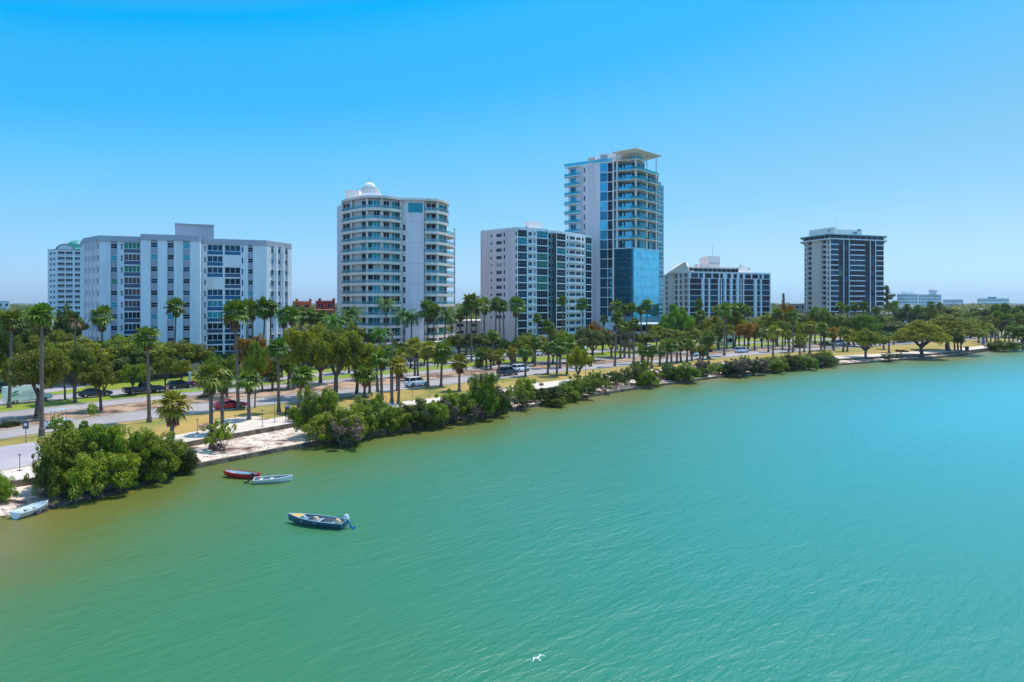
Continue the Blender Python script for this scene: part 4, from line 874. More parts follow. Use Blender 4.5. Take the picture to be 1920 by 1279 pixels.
# ---------------------------------------------------------------- plants: every individual
ZONES = [('gb', 'behind the back lawn'), ('act', 'on the back lawn'), ('acb', 'by the access road'), ('r2t', 'on the green verge'), ('r2b', 'by the back road'), ('r1t', 'on the dirt median'), ('r1b', 'at the front road'), ('pt', 'on the dry lawn'), ('pb', 'beside the path'), ('so', 'on the shore')]
LAND = [(60, 'at the left edge'), (150, 'left of the slab block'), (260, "below slab block's left end"), (390, "below slab block's centre"), (548, "below slab block's right end"), (632, 'below the orange-red buildings'), (752, "below domed tower's curved front"), (862, "below domed tower's right side"), (970, "below mid-rise's lavender side"), (1112, "below mid-rise's glass front"), (1245, 'below the glass tower'), (1445, 'below the low office block'), (1507, 'left of the dark tower'), (1660, 'below the dark tower'), (1800, 'right of the dark tower'), (3000, 'near the right-hand point')]
ORD = 'first second third fourth fifth sixth seventh eighth ninth tenth eleventh twelfth thirteenth fourteenth fifteenth sixteenth'.split()
PL = []
def zone(x, y):
    for k, nm in ZONES:
        if y <= cy(k, x) + .5: return nm
    return 'at the waterline'
def landm(x):
    for lim, nm in LAND:
        if x < lim: return nm
def register(o, x, y, kindname, cat, group):
    PL.append((kindname, zone(x, y), landm(x), x, o, cat, group))
def gz(x, y):
    """ground height at a photo point (terrace lies lower)"""
    return .4 if y > cy('pb', x) + 1 else 1.0
def palm(kind, x, y, top, wpx, lean=0, col=None):
    z = gz(x, y); b = W(x, y, z); D = b.y; cw = wpx / F * D / 2 * 1.24
    ht = ZD(top, D) - z; up = .62 if kind != 'C' else .55
    h = max(1.2, ht - cw * up); nm = {'F': 'fan_palm', 'S': 'cabbage_palm', 'C': 'feather_palm'}[kind]
    o = empty(nm, (b.x, b.y, z - .03), R.uniform(0, 6.28)); a = lean / F * D
    lr = R.uniform(-.035, .035) if not a else 0
    o.rotation_euler = (0, math.atan2(a, h) + lr, 0)
    tr = {'F': .23, 'S': .24, 'C': .2}[kind] * (1.0 if h > 6 else .95) * (1.2 if D > 150 else 1)
    child('trunk', PT, o, (0, 0, 0), (tr, tr, h))
    me = {'F': FAN, 'S': SAB, 'C': FEA}[kind]; child('crown', me[R.randrange(len(me))], o, (0, 0, h), (cw, cw, cw * R.uniform(.92, 1.05)), R.uniform(0, 6.28))
    hn = 'tall ' if ht > 11.5 else ('short ' if ht < 6.5 else '')
    if abs(lean) > 3: hn = 'leaning ' + hn
    register(o, x, y, hn + {'F': 'fan palm', 'S': 'round-headed cabbage palm', 'C': 'feather-leaved palm'}[kind], 'palm', {'F': 'fan palms along the bayfront', 'S': 'cabbage palms along the bayfront', 'C': 'feather palms among the buildings'}[kind])
def tree(x, y, top, wpx, col='g', form='T'):
    z = gz(x, y); b = W(x, y, z); D = b.y; cw = wpx / F * D / 2 * 1.05; ht = max(1.0, ZD(top, D) - z) * 1.02
    lib = {'T': TREE, 'H': TALL, 'U': UMB, 'M': BUSH, 'X': SPARSE}[form]; cr, tr = lib[R.randrange(len(lib))]
    bush = form in 'MX'; o = empty('shrub' if (bush and y < cy('r1b', x)) else 'mangrove_bush' if bush else ('spreading_tree' if form == 'U' else 'broadleaf_tree'), (b.x, b.y, z - (.5 if bush else .05)), R.uniform(0, 6.28))
    child('stems' if bush else 'trunk', tr, o, (0, 0, 0), (cw, cw, ht)); child('foliage' if bush else 'crown', cr, o, (0, 0, 0), (cw * R.uniform(.88, 1.12), cw * R.uniform(.88, 1.12), ht), R.uniform(0, 6.28), L[col])
    bk = form == 'M' and y < cy('r1b', x); cn = {'g': 'green', 'd': 'dark green', 'y': 'olive-yellow', 'o': 'rust-tinged', 'b': 'bright green', 'e': 'grey-green', 'm': 'green', 'n': 'light green', 'k': 'dark', 't': 'twiggy'}[col]
    sz = 'large ' if wpx / F * D > 13 else ('small ' if wpx / F * D < 5 else '')
    register(o, x, y, sz + cn + (' shrub' if bk else ' mangrove bush' if bush else (' spreading tree' if form == 'U' else ' broadleaf tree')), 'bush' if bush else 'tree', 'shrubs behind the lawns' if bk else 'mangroves along the shore' if bush else 'broadleaf trees along the bayfront')
PALMS = '''F 78 818 571 50|F 17 765 583 46|F 280 792 615 46|F 193 705 577 40|F 326 700 560 36 4|S 322 828 735 62|S 397 843 680 60|F 417 812 690 46|F 447 768 566 50 -6|F 462 702 562 36|F 475 704 568 32
F 490 706 560 40 8|F 508 705 565 32|F 528 708 577 34 6|F 545 711 578 32|F 523 773 636 42|S 511 732 686 34|S 541 729 670 32|S 551 730 672 30|S 558 773 687 44 10|S 467 787 693 46|F 565 690 578 30|F 584 688 580 28|F 600 688 583 28|F 5 700 586 34|S 222 702 643 30
C 612 690 588 44 12|C 660 685 574 48|C 640 688 590 40|C 722 672 557 36|C 712 690 612 38|C 757 668 577 46|C 770 668 585 34|F 800 668 564 40|F 812 670 572 28|C 833 664 577 44|C 847 655 584 34|F 874 664 566 26|F 884 680 552 34|F 891 664 560 30|F 862 660 580 26|F 908 657 560 30
F 928 657 559 28|F 946 659 565 22|F 965 681 558 34|F 938 656 562 24|F 1008 655 588 18|F 1029 690 600 28|S 926 686 617 26|F 1055 655 556 20|F 1093 655 559 25|F 1153 687 584 24|F 1157 655 563 26|F 1172 655 570 20|F 1186 655 569 20|F 1212 655 562 24|F 1203 652 573 18|F 1131 655 591 18
F 1163 672 600 24 2|F 1171 671 606 18|F 1180 671 603 18 -2|F 1188 682 598 22|S 708 736 652 30|S 716 750 655 40|S 747 757 668 42|S 735 755 648 26|S 778 707 632 36|S 784 712 645 26|S 803 727 640 34|S 827 725 640 48|S 861 733 664 38|S 684 745 680 46|S 693 738 668 30|S 745 733 655 30
S 904 687 650 28|S 912 690 652 26|S 920 692 655 24|S 935 710 656 28|S 958 690 650 24|S 985 706 648 32|S 1003 686 632 26|S 1027 701 640 30|S 1044 706 634 36|S 1063 702 632 36|S 898 690 690 20|S 1050 690 640 30|S 1090 690 648 22|S 1099 668 634 20
S 1207 690 650 22|S 1222 690 647 24|S 1237 686 648 22|S 1215 684 655 18|S 1203 679 645 18|S 1250 681 633 26 3|S 1259 683 638 26|S 1269 681 634 24|S 1277 679 630 30 -3|S 1288 679 632 26|S 1297 676 642 22|S 1313 674 645 20|S 1318 674 652 18|S 1327 673 620 34|S 1332 660 640 22|S 1245 668 640 22
F 1312 645 561 18|F 1264 648 571 22|F 1281 645 580 18|F 1315 652 582 20|F 1345 650 572 24|F 1358 667 570 28|F 1363 655 569 26|F 1375 653 570 22|F 1386 652 568 26|F 1396 650 572 22|S 1415 656 610 26|F 1404 648 575 20
S 1449 677 610 30|S 1441 660 618 22|F 1458 650 580 22|S 1500 669 627 24|F 1487 661 583 24|S 1518 663 602 26|S 1508 660 625 18|S 1479 660 620 18|S 1467 655 612 20|F 1528 645 577 20|F 1545 642 578 20|S 1540 658 602 24|S 1546 657 618 18|F 1575 645 567 17|F 1590 642 572 14|F 1600 645 567 17|F 1618 645 565 17|F 1640 642 575 17|F 1676 634 566 20
S 1563 657 620 18|S 1581 659 612 20|S 1589 659 615 18|S 1617 650 604 18|S 1657 655 625 20|S 1667 661 625 18|S 1676 646 622 16|S 1650 648 618 16|S 1790 656 628 16|S 1796 656 625 18|S 1802 657 630 15|F 1700 628 570 15|F 1720 628 573 15|F 1745 625 565 14|F 1760 626 568 14
S 1835 643 606 20|S 1843 646 612 18|S 1850 640 600 20|S 1858 644 606 20|S 1866 642 596 18|F 1872 641 584 20|F 1884 643 590 20|F 1892 641 592 18|S 1908 640 608 18|S 1900 640 604 16|F 1830 630 582 16|F 1812 632 585 16|F 1905 628 578 18|S 1878 632 605 18|F 1868 630 572 20|F 1885 630 570 20'''
for q in PALMS.replace('\n', '|').split('|'):
    a = q.split(); palm(a[0], *[float(v) for v in a[1:5]], *( [float(a[5])] if len(a) > 5 else []))
TREES = '''T 69 785 652 108 g|T 141 755 654 84 g|H 122 750 664 54 g|T 190 770 680 72 g|T 247 742 680 50 b|T 268 735 690 34 g|T 130 690 580 66 d|T 30 705 598 84 d|T 62 722 636 90 g|T 105 700 613 62 g|T 8 695 608 64 d|T 150 715 640 66 g|T 95 728 650 50 b|T 10 735 630 60 g|T 172 712 648 50 g|T -30 740 600 80 d
T 340 706 640 80 g|T 295 712 652 56 d|T 235 706 652 46 g|T 262 700 655 40 g|T 380 700 655 50 g|T 425 745 668 66 g|T 405 705 662 50 b|T 472 722 630 62 o|T 492 735 662 44 o|T 445 705 660 50 d|T 310 735 668 50 g|T 340 728 672 40 g|H 478 765 640 40 g|T 520 715 675 50 d
T 575 745 613 92 y|T 628 748 610 118 y|T 668 740 640 84 y|T 600 720 640 90 g|T 690 712 650 60 g|T 720 692 648 60 g|T 770 690 652 54 g|T 745 686 640 50 d|T 655 700 610 60 g|T 795 685 655 46 d|T 820 680 645 50 d
T 862 668 626 64 d|T 900 668 622 66 d|T 930 665 630 50 d|T 1000 680 628 72 g|T 960 682 638 54 g|T 1037 682 640 54 b|T 1110 676 616 70 e|T 1147 670 624 52 e|T 1050 680 613 62 g|T 1112 662 606 36 o|T 985 668 620 50 d|T 1080 672 630 50 g|T 1130 664 615 40 o
T 1250 662 612 84 g|H 1275 656 576 50 b|H 1255 652 590 42 b|T 1300 656 618 62 g|H 1332 652 594 54 y|H 1378 652 584 52 y|T 1347 656 606 54 g|T 1292 650 600 44 g|T 1402 656 604 46 o|T 1428 652 612 44 g|H 1455 648 588 40 g|H 1472 648 570 42 o|T 1480 655 600 54 g|T 1510 650 600 50 g|T 1545 645 582 44 g|T 1562 652 612 42 o|T 1592 648 590 46 g
T 1210 660 622 50 g|T 1170 660 618 50 d|T 1230 655 605 40 g|T 1625 650 588 54 b|T 1602 650 614 44 y|T 1624 674 620 64 y|T 1662 642 605 72 e|T 1702 640 602 62 e|T 1576 640 595 44 d|U 1727 670 600 94 y|U 1778 658 590 110 y|T 1702 626 578 60 d|T 1740 624 572 60 g|T 1772 622 577 60 d|T 1820 634 592 60 g|T 1860 632 587 60 g|T 1902 634 586 62 g|T 1918 656 610 50 b|T 1840 640 602 36 g|T 1850 626 577 54 d
T 1690 664 655 26 g|T 1495 642 585 40 d|T 1520 640 582 44 g|T 1640 640 592 46 d|T 1180 662 640 36 g|T 1350 640 600 40 d|T 1440 640 590 40 g|T 1085 722 655 56 y|T 700 665 618 40 d|T 650 680 625 46 g|T 1800 625 582 50 g|T 1925 625 574 60 d|T 1660 632 600 40 d|T 50 690 585 60 d|T 85 695 600 50 d'''
for q in TREES.replace('\n', '|').split('|'):
    a = q.split(); tree(float(a[1]), float(a[2]), float(a[3]), float(a[4]), a[5], a[0])
rb = random.Random(31)
for i in range(75):
    x = rb.uniform(-40, 1960); y = cy('gb', x) - rb.uniform(0, 1) ** 1.3 * min(26, (cy('gb', x) - 596) * .5); b_ = W(x, y)
    h_ = rb.choice((2.5, 3.5, 5, 6.5, 8))
    if not clear(b_.x, b_.y): continue
    tree(x, y, HY + (H - 1 - h_) * F / b_.y, rb.uniform(3.2, 4.6) * (h_ ** .5) / b_.y * F, rb.choice('gdgebdg'), 'M' if h_ < 4 else 'T')
BUSHES = '''M 135 916 796 124 m|M 168 908 764 136 m|M 186 922 830 112 n|M 222 905 796 112 m|M 98 926 850 72 m|M 252 900 818 100 k|M 294 891 802 112 m|M 268 898 842 84 n|M 332 880 826 74 k|X 84 930 838 56 m|X 352 878 842 44 t|M -8 938 880 66 n|M 240 890 810 90 k|X 412 845 775 74 n|M 600 818 716 90 m|M 632 826 760 110 n|X 650 832 775 90 t|M 690 812 738 90 m|M 672 820 770 70 m|M 735 806 752 80 m|M 775 800 745 70 k|M 812 795 738 70 n|X 830 795 740 60 t|M 850 788 726 76 m|M 905 780 690 78 m|M 930 775 720 60 k|X 885 788 745 50 t|M 940 768 730 40 k|M 983 752 702 54 n|X 975 764 735 50 t|M 1030 754 716 74 k|M 1062 748 725 60 m|M 1040 757 735 50 m|X 1095 745 715 50 k
X 1115 722 692 46 n|X 1150 728 690 56 k|X 1180 724 680 50 k|M 1200 720 670 50 n|M 1215 724 688 44 m|M 1262 712 680 60 k|M 1285 714 676 70 m|M 1310 706 684 40 k|X 1340 702 676 46 n|M 1372 702 674 54 k|X 1385 704 664 60 t|M 1410 700 668 50 k|X 1425 700 666 46 t|M 1450 696 665 60 m|M 1482 692 662 54 k|M 1510 690 664 56 m|M 1540 686 662 50 k|M 1558 684 666 30 m|X 1670 676 658 46 k|M 1880 657 634 50 m|M 1865 655 640 34 k|M 1898 654 640 30 n|M 745 790 760 50 k|M 800 800 765 50 k|M 345 878 835 40 k
M 20 798 785 60 k|M 385 745 734 34 k|M 560 790 750 40 n'''
for q in BUSHES.replace('\n', '|').split('|'):
    a = q.split(); tree(float(a[1]), float(a[2]), float(a[3]), float(a[4]), a[5], a[0])
rb = random.Random(77)
for x0, x1, st in ((640, 1080, 30), (1100, 1185, 22), (1190, 1565, 19)):
    x = x0
    while x < x1:
        t_ = rb.uniform(.25, .95); y = lerp(cy('pb', x), cy('so', x), t_); b_ = W(x, y, .4); h_ = rb.uniform(1.6, 3.6); wd_ = rb.uniform(2.6, 5.5)
        tree(x, y, HY + (H - .4 - h_) * F / b_.y, wd_ / b_.y * F, rb.choice('mmnnmkg' if x < 1300 else 'mnnkmyt'), rb.choice('MMMX')); x += st * rb.uniform(.6, 1.4)
# conifers
def pine(x, D, top, wpx, label, seed, irregular):
    rnd = random.Random(seed); p = XY(x, D); h = ZD(top, D) - 1; o = empty('pine_tree', (p[0], p[1], .95)); tag(o, label, 'tree')
    mb = MB(); mb.tube((0, 0, 0), (0, 0, h), .5, .12, M['bark'], 8); mb.build('trunk', o); mb = MB(); r = wpx / F * D / 2
    for i in range(26):
        t_ = .18 + .8 * i / 26; z = h * t_; ln = r * (1.1 - t_ if not irregular else rnd.choice((.25, .5, 1.2, .35)) * (1.3 - .5 * t_)); az = rnd.uniform(0, 6.28); n = max(3, int(ln * 4))
        for j in range(n * 14):
            q = rnd.uniform(0, 1); pp = Vector((math.cos(az) * ln * q + rnd.gauss(0, .5), math.sin(az) * ln * q + rnd.gauss(0, .5), z + rnd.gauss(0, .45) + ln * .1 * q)); leafquad(mb, pp, Vector((rnd.gauss(0, 1), rnd.gauss(0, 1), 1)), .42, L['d'], rnd)
    mb.build('crown', o)
pine(1663, 478, 534, 34, 'ragged dark pine with a bent top beside the right edge of the dark tower', 3, True)
pine(1469, 560, 549, 9, 'slim dark pole-like pine standing above the trees left of the dark tower', 4, False)
# dead palm poles
for x, y, top, lab in ((735.5, 757, 622, 'thin dark bare palm trunk with a rusty tip in front of the domed tower'), (141, 755, 598, 'dead leaning palm trunk with brown frond remains left of the slab block')):
    b = W(x, y); o = empty('dead_palm', (b.x, b.y, .97)); tag(o, lab, 'dead palm'); h = ZD(top, b.y) - 1; child('trunk', PT, o, (0, 0, 0), (.17, .17, h)); mb = MB(); rr = random.Random(5)
    for i in range(6 if x > 200 else 9): d = Vector((rr.uniform(-1, 1), rr.uniform(-1, 1), rr.uniform(-1.4, .4))); fanleaf(mb, Vector((0, 0, h)), d, None, .7 if x > 200 else 1.6, M['dead'], rr, nf=5, spread=.5)
    mb.build('dead_fronds', o)
# far woods: one mass of crowns
rnd = random.Random(99); mb = MB(); lm = [L['d'], L['g'], L['e']]; cnt = 0
for i in range(2600):
    D = 235 * (1 / (1 - rnd.random() * .93)) ** .9; px = rnd.uniform(-150, 2060); X = (px - CX) / F * D
    if D > 2200 or not clear(X, D) or (-115 < X < 72 and D < 245): continue
    if D < W(px, cy('gb', px) - 6 if px < 1960 else 608).y + 15: continue
    h = rnd.uniform(6, 9.5) if D < 420 else rnd.uniform(8, 13.5); r = rnd.uniform(4, 8) * (1 + D / 1500); m = lm[rnd.randrange(3)]; n = int(150 if D < 500 else 60)
    for j in range(n):
        d = Vector((rnd.gauss(0, 1), rnd.gauss(0, 1), abs(rnd.gauss(0, 1)) * .9)).normalized(); q = rnd.uniform(.75, 1.05); p = Vector((X + d.x * r * q, D + d.y * r * q, 1 + h * .35 + d.z * h * .65 * q))
        leafquad(mb, p, d + Vector((rnd.uniform(-.5, .5), rnd.uniform(-.5, .5), .4)), (.55 if D < 500 else .9 * (1 + D / 1500)) * rnd.uniform(.8, 1.5), m, rnd)
tag(mb.build('distant_woods'), 'dense dark green woodland stretching behind the buildings to the horizon', 'woodland', kind='stuff')
# leaf litter / wrack on the terrace
rnd = random.Random(12); mb = MB()
for i in range(1500):
    x = rnd.uniform(0, 1700) ** 1.0; t_ = rnd.uniform(.1, .9); a = W(x, fpb(x), .55); b = W(x, fso(x), zo(x)); q = a.lerp(b, t_); q.z = lerp(.55, zo(x), t_) + .07; an_ = rnd.uniform(0, 3.14); ln = rnd.uniform(.1, .6)
    d = Vector((math.cos(an_), math.sin(an_), rnd.uniform(-.1, .2))) * ln; mb.tube(q - d, q + d, .02, .012, M['bark'] if i % 3 else M['dirt'], 3, False)
tag(mb.build('driftwood_litter'), 'scattered twigs and driftwood litter on the sandy shore terrace', 'driftwood', kind='stuff')
# rocks at the waterline
rk = mat('dark_wet_rock', (96, 84, 74), .7, .3, 2, c2=(52, 46, 42), bump=.6)
rnd = random.Random(17); mb = MB()
for i in range(520):
    x = rnd.choice((rnd.uniform(60, 360), rnd.uniform(600, 1060), rnd.uniform(1180, 1560), rnd.uniform(1800, 1920))); y = fso(x) + rnd.uniform(-2, 2.5); p = W(x, y, 0); s_ = rnd.uniform(.12, .42)
    vs = []; 
    for k in range(8): vs.append((p.x + s_ * ((k & 1) * 2 - 1) * rnd.uniform(.5, 1), p.y + s_ * ((k >> 1 & 1) * 2 - 1) * rnd.uniform(.5, 1), (-.2 if k < 4 else s_ * rnd.uniform(.4, .9))))
    mb.add(vs, [(0, 1, 3, 2), (4, 6, 7, 5), (0, 4, 5, 1), (2, 3, 7, 6), (0, 2, 6, 4), (1, 5, 7, 3)], rk)
tag(mb.build('shore_rocks'), 'small dark rocks and rubble strewn along the waterline', 'rocks', kind='stuff')

# ---------------------------------------------------------------- vehicles
def road_dir(k, x):
    a, b = W(x - 12, cy(k, x - 12)), W(x + 12, cy(k, x + 12)); d = b - a; return math.atan2(d.y, d.x)
def vehicle(name, label, cat, x, y, style, c, curve_='r1b', rev=False, sc=1.0):
    b = W(x, y); o = empty(name, (b.x, b.y, 1.02), road_dir(curve_, x) + (math.pi if rev else 0)); tag(o, label, cat); P = paint('paint_' + name, c) if isinstance(c, tuple) else c
    Ls = dict(sedan=(4.7, .9, 1.42), suv=(4.7, .95, 1.75), pickup=(5.9, 1.0, 1.9), van=(5.9, 1.05, 2.6), coupe=(4.7, .95, 1.35), minivan=(5.0, .98, 1.8), cart=(2.4, .6, 1.8))[style]; l, hw, ht = [v * sc for v in Ls]; hl = l / 2
    st = dict(sedan=[(-1, .55, .85, .85), (-.93, .3, .98, .95), (-.5, .25, 1.02, 1), (.35, .25, .98, 1), (.85, .28, .82, .96), (1, .4, .66, .8)],
              suv=[(-1, .55, .95, .88), (-.95, .35, 1.12, .97), (-.5, .3, 1.14, 1), (.4, .3, 1.1, 1), (.88, .34, .98, .96), (1, .45, .8, .84)],
              pickup=[(-1, .6, 1.1, .97), (-.97, .45, 1.18, 1), (-.3, .42, 1.18, 1), (.35, .42, 1.2, 1), (.93, .45, 1.12, .97), (1, .55, .9, .9)],
              van=[(-1, .5, 2.5, .93), (-.98, .38, 2.58, .97), (-.3, .35, 2.62, 1), (.42, .35, 2.5, 1), (.55, .35, 1.35, 1), (.93, .38, 1.1, .96), (1, .5, .85, .86)],
              coupe=[(-1, .5, .9, .84), (-.9, .28, .98, .96), (-.45, .24, .98, 1), (.3, .24, .92, 1), (.85, .26, .76, .95), (1, .38, .6, .8)],
              minivan=[(-1, .5, .95, .9), (-.96, .32, 1.1, .97), (-.4, .28, 1.12, 1), (.45, .28, 1.08, 1), (.9, .32, .9, .95), (1, .42, .72, .82)],
              cart=[(-1, .3, .7, .9), (-.9, .25, .75, 1), (-.2, .25, .5, 1), (.3, .25, .45, 1), (.7, .28, .85, .9), (1, .35, .6, .7)])[style]
    mb = MB(); n = 8; vs = []
    for (fx, zl, zt, fw) in st:
        w_ = hw * fw; zl *= sc; zt *= sc; zs_ = zl + (zt - zl) * .55
        vs += [(fx * hl, q[0], q[1]) for q in ((-w_ * .86, zl), (-w_, zl + .12), (-w_, zs_), (-w_ * (.9 if style != 'van' else .93), zt), (w_ * (.9 if style != 'van' else .93), zt), (w_, zs_), (w_, zl + .12), (w_ * .86, zl))]
    fs = [(i * n + k, i * n + (k + 1) % n, (i + 1) * n + (k + 1) % n, (i + 1) * n + k) for i in range(len(st) - 1) for k in range(n)] + [tuple(range(n)), tuple((len(st) - 1) * n + k for k in range(n - 1, -1, -1))]
    mb.add(vs, fs, P)
    gh = dict(sedan=(-.68, .36, -.38, .1, 1.0), suv=(-.96, .42, -.78, .14, 1.12), pickup=(-.2, .42, -.12, .2, 1.18), coupe=(-.72, .3, -.32, .02, .96), minivan=(-.95, .55, -.78, .2, 1.1)).get(style)
    g = MB()
    if gh:
        x0, x1, x2, x3, zb = gh; zb *= sc; wb = hw * .9; wt = hw * .7
        B0 = [(x0 * hl, -wb, zb - .02), (x1 * hl, -wb, zb - .02), (x1 * hl, wb, zb - .02), (x0 * hl, wb, zb - .02)]; T0 = [(x2 * hl, -wt, ht - .06), (x3 * hl, -wt, ht - .06), (x3 * hl, wt, ht - .06), (x2 * hl, wt, ht - .06)]
        g.hexa(B0, T0, M['cglass'])
        mb.hexa([(x2 * hl - .05, -wt - .03, ht - .07), (x3 * hl + .05, -wt - .03, ht - .07), (x3 * hl + .05, wt + .03, ht - .07), (x2 * hl - .05, wt + .03, ht - .07)], [(x2 * hl + .06, -wt + .1, ht), (x3 * hl - .06, -wt + .1, ht), (x3 * hl - .06, wt - .1, ht), (x2 * hl + .06, wt - .1, ht)], P)
        for sg in (-1, 1):
            for t_ in ((0, .5, 1) if style != 'pickup' else (0, .55, 1)):
                a = Vector((lerp(x0, x1, t_) * hl, sg * wb, zb)); c_ = Vector((lerp(x2, x3, t_) * hl, sg * wt, ht - .05)); mb.tube(a, c_, .045, .04, P, 4)
    elif style == 'van':
        g.hexa([(.44 * hl, -hw * .9, 1.45), (.57 * hl, -hw * .9, 1.4), (.57 * hl, hw * .9, 1.4), (.44 * hl, hw * .9, 1.45)], [(.40 * hl, -hw * .86, 2.3), (.46 * hl, -hw * .86, 2.3), (.46 * hl, hw * .86, 2.3), (.40 * hl, hw * .86, 2.3)], M['cglass'])
        for sg in (-1, 1): g.box(.2 * hl, .38 * hl, sg * hw * 1.0 - .02, sg * hw * 1.0 + .02, 1.45, 2.15, M['cglass'])
        gm = MB(); lg = mat('van_lettering_green', (60, 140, 110), .5)
        for sg in (-1, 1):
            yy = sg * (hw + .012)
            def pl_(pts, mm): gm.face([(a, yy, c_) for a, c_ in pts], mm)
            pl_([(-2.5, 1.5), (-1.9, 1.95), (-1.3, 2.05), (-1.75, 1.7)], lg); pl_([(-2.4, 1.35), (-1.5, 1.6), (-1.35, 1.45), (-2.2, 1.2)], lg)
            for zz_, xa, xb in ((1.75, -.9, .5), (1.5, -1.1, .4), (1.15, -1.6, .2)):
                xx = xa
                while xx < xb: ww = R.uniform(.07, .14); pl_([(xx, zz_), (xx + ww, zz_), (xx + ww, zz_ + .12), (xx, zz_ + .12)], M['grey']); xx += ww + .05
        gm.build('lettering', o)
    elif style == 'cart':
        for sx in (-.5, .45):
            for sg in (-1, 1): mb.tube((sx * hl, sg * hw * .85, .5), (sx * hl * .9, sg * hw * .8, ht), .03, .03, M['metal'], 5)
        mb.box(-.7 * hl, .6 * hl, -hw * .95, hw * .95, ht, ht + .07, P); mb.box(-.4 * hl, .05 * hl, -hw * .8, hw * .8, .55, .85, M['darkframe'])
    if style == 'pickup': g2 = MB(); g2.box(-.93 * hl, -.25 * hl, -hw * .82, hw * .82, 1.19, 1.215, M['tyre']); g2.build('cargo_bed', o)
    mb.build('body', o)
    if g.f: g.build('window', o)
    wr = .33 * sc if style not in ('pickup', 'suv') else .4
    for fx in (-.62, .63):
        for sg in (-1, 1):
            t_ = MB(); t_.tube((fx * hl, sg * (hw - .2), wr), (fx * hl, sg * (hw + .03), wr), wr, wr, M['tyre'], 16); wo_ = t_.build('wheel', o)
            t2 = MB(); t2.tube((fx * hl, sg * (hw + .031), wr), (fx * hl, sg * (hw + .045), wr), wr * .6, wr * .55, M['rim'], 10); t2.build('rim', wo_)
    zl_ = dict(van=.95, pickup=.95, suv=.85).get(style, .68) * sc
    for sg in (-1, 1):
        q = MB(); q.box(hl * .95, hl * 1.004, sg * hw * .62 - .14, sg * hw * .62 + .14, zl_ - .08, zl_ + .06, M['lamp']); q.build('headlight', o)
        q = MB(); q.box(-hl * 1.006, -hl * .97, sg * hw * .72 - .1, sg * hw * .72 + .1, zl_, zl_ + .22, M['tail']); q.build('taillight', o)
    return o
V = vehicle
V('panel_van', 'white panel van with green lettering parked on the access road, leftmost vehicle', 'van', 52, 755, 'van', (222, 232, 222), 'acb')
V('parked_car', 'black sedan parked on the access road beside the grass verge', 'car', 178, 744.5, 'sedan', (16, 20, 34), 'acb')
V('pickup_truck', 'black pickup truck parked behind the tall palm before the slab block', 'truck', 269, 738.5, 'pickup', (14, 16, 30), 'acb')
V('parked_car', 'black hatchback parked nose to tail with a small red car', 'car', 339, 729.5, 'suv', (18, 18, 24), 'acb', sc=.88)
V('parked_car', 'small dark red car parked right of the black hatchback', 'car', 362, 727, 'sedan', (120, 14, 34), 'acb', sc=.85)
V('moving_car', 'bright red coupe driving on the front road behind the palms', 'car', 431, 767, 'coupe', (166, 10, 34), 'r1b')
V('moving_car', 'white sport utility car driving on the front road below the domed tower', 'car', 781, 724.5, 'suv', (226, 230, 236), 'r1b')
V('moving_car', 'dark blue sport utility car on the front road, ahead of a white one', 'car', 952, 704, 'suv', (30, 52, 76), 'r1b', sc=1.05)
V('moving_car', 'white sport utility car just right of the dark blue one', 'car', 976, 697, 'suv', (232, 234, 238), 'r1b', sc=.95)
V('moving_car', 'pale silver car among leaning palms on the front road', 'car', 1306, 668, 'suv', (196, 216, 222), 'r1b', sc=.95)
V('moving_car', 'silver minivan on the front road below the low office block', 'car', 1390, 661.5, 'minivan', (190, 200, 216), 'r1b')
V('moving_car', 'dark grey car on the front road left of the dark tower', 'car', 1500, 652, 'sedan', (50, 54, 66), 'r1b')
V('moving_car', 'dark blue car behind palms just left of the grey van', 'car', 1548, 650, 'suv', (24, 30, 60), 'r1b')
V('moving_van', 'grey-blue van on the road below the dark tower', 'van', 1572, 649.5, 'minivan', (150, 168, 180), 'r1b', sc=1.25)
V('parked_car', 'white car parked on the access road before the slab block right end', 'car', 498, 714, 'sedan', (220, 224, 230), 'acb')
V('parked_car', 'white car parked under palms before the domed tower', 'car', 776, 686, 'sedan', (232, 232, 236), 'acb')
V('parked_van', 'pale blue van parked under trees before the domed tower', 'van', 768, 677, 'minivan', (160, 168, 196), 'act', sc=1.1)
V('parked_car', 'white car parked below the gap between domed tower and mid-rise', 'car', 884, 677, 'sedan', (236, 236, 240), 'acb')
V('parked_car', 'white car parked behind the trees below the mid-rise lavender side', 'car', 958, 670, 'sedan', (236, 236, 240), 'acb')
V('parked_car', 'small silver car parked in the shade below the mid-rise glass front', 'car', 1012, 667, 'sedan', (200, 204, 210), 'acb')
V('parked_car', 'white car parked behind the back lawn below the glass tower', 'car', 1215, 652, 'sedan', (230, 230, 234), 'acb')
V('parked_car', 'white car parked near the low white pavilion', 'car', 1340, 645, 'sedan', (236, 236, 240), 'act')
V('parked_car', 'dark car parked on the back road near the right-hand point', 'car', 1690, 642, 'sedan', (40, 42, 50), 'r1b')
V('golf_cart', 'small white golf cart on the front road beside the big mangrove bush', 'golf cart', 110, 801, 'cart', (225, 230, 235), 'r1b', sc=1.15)

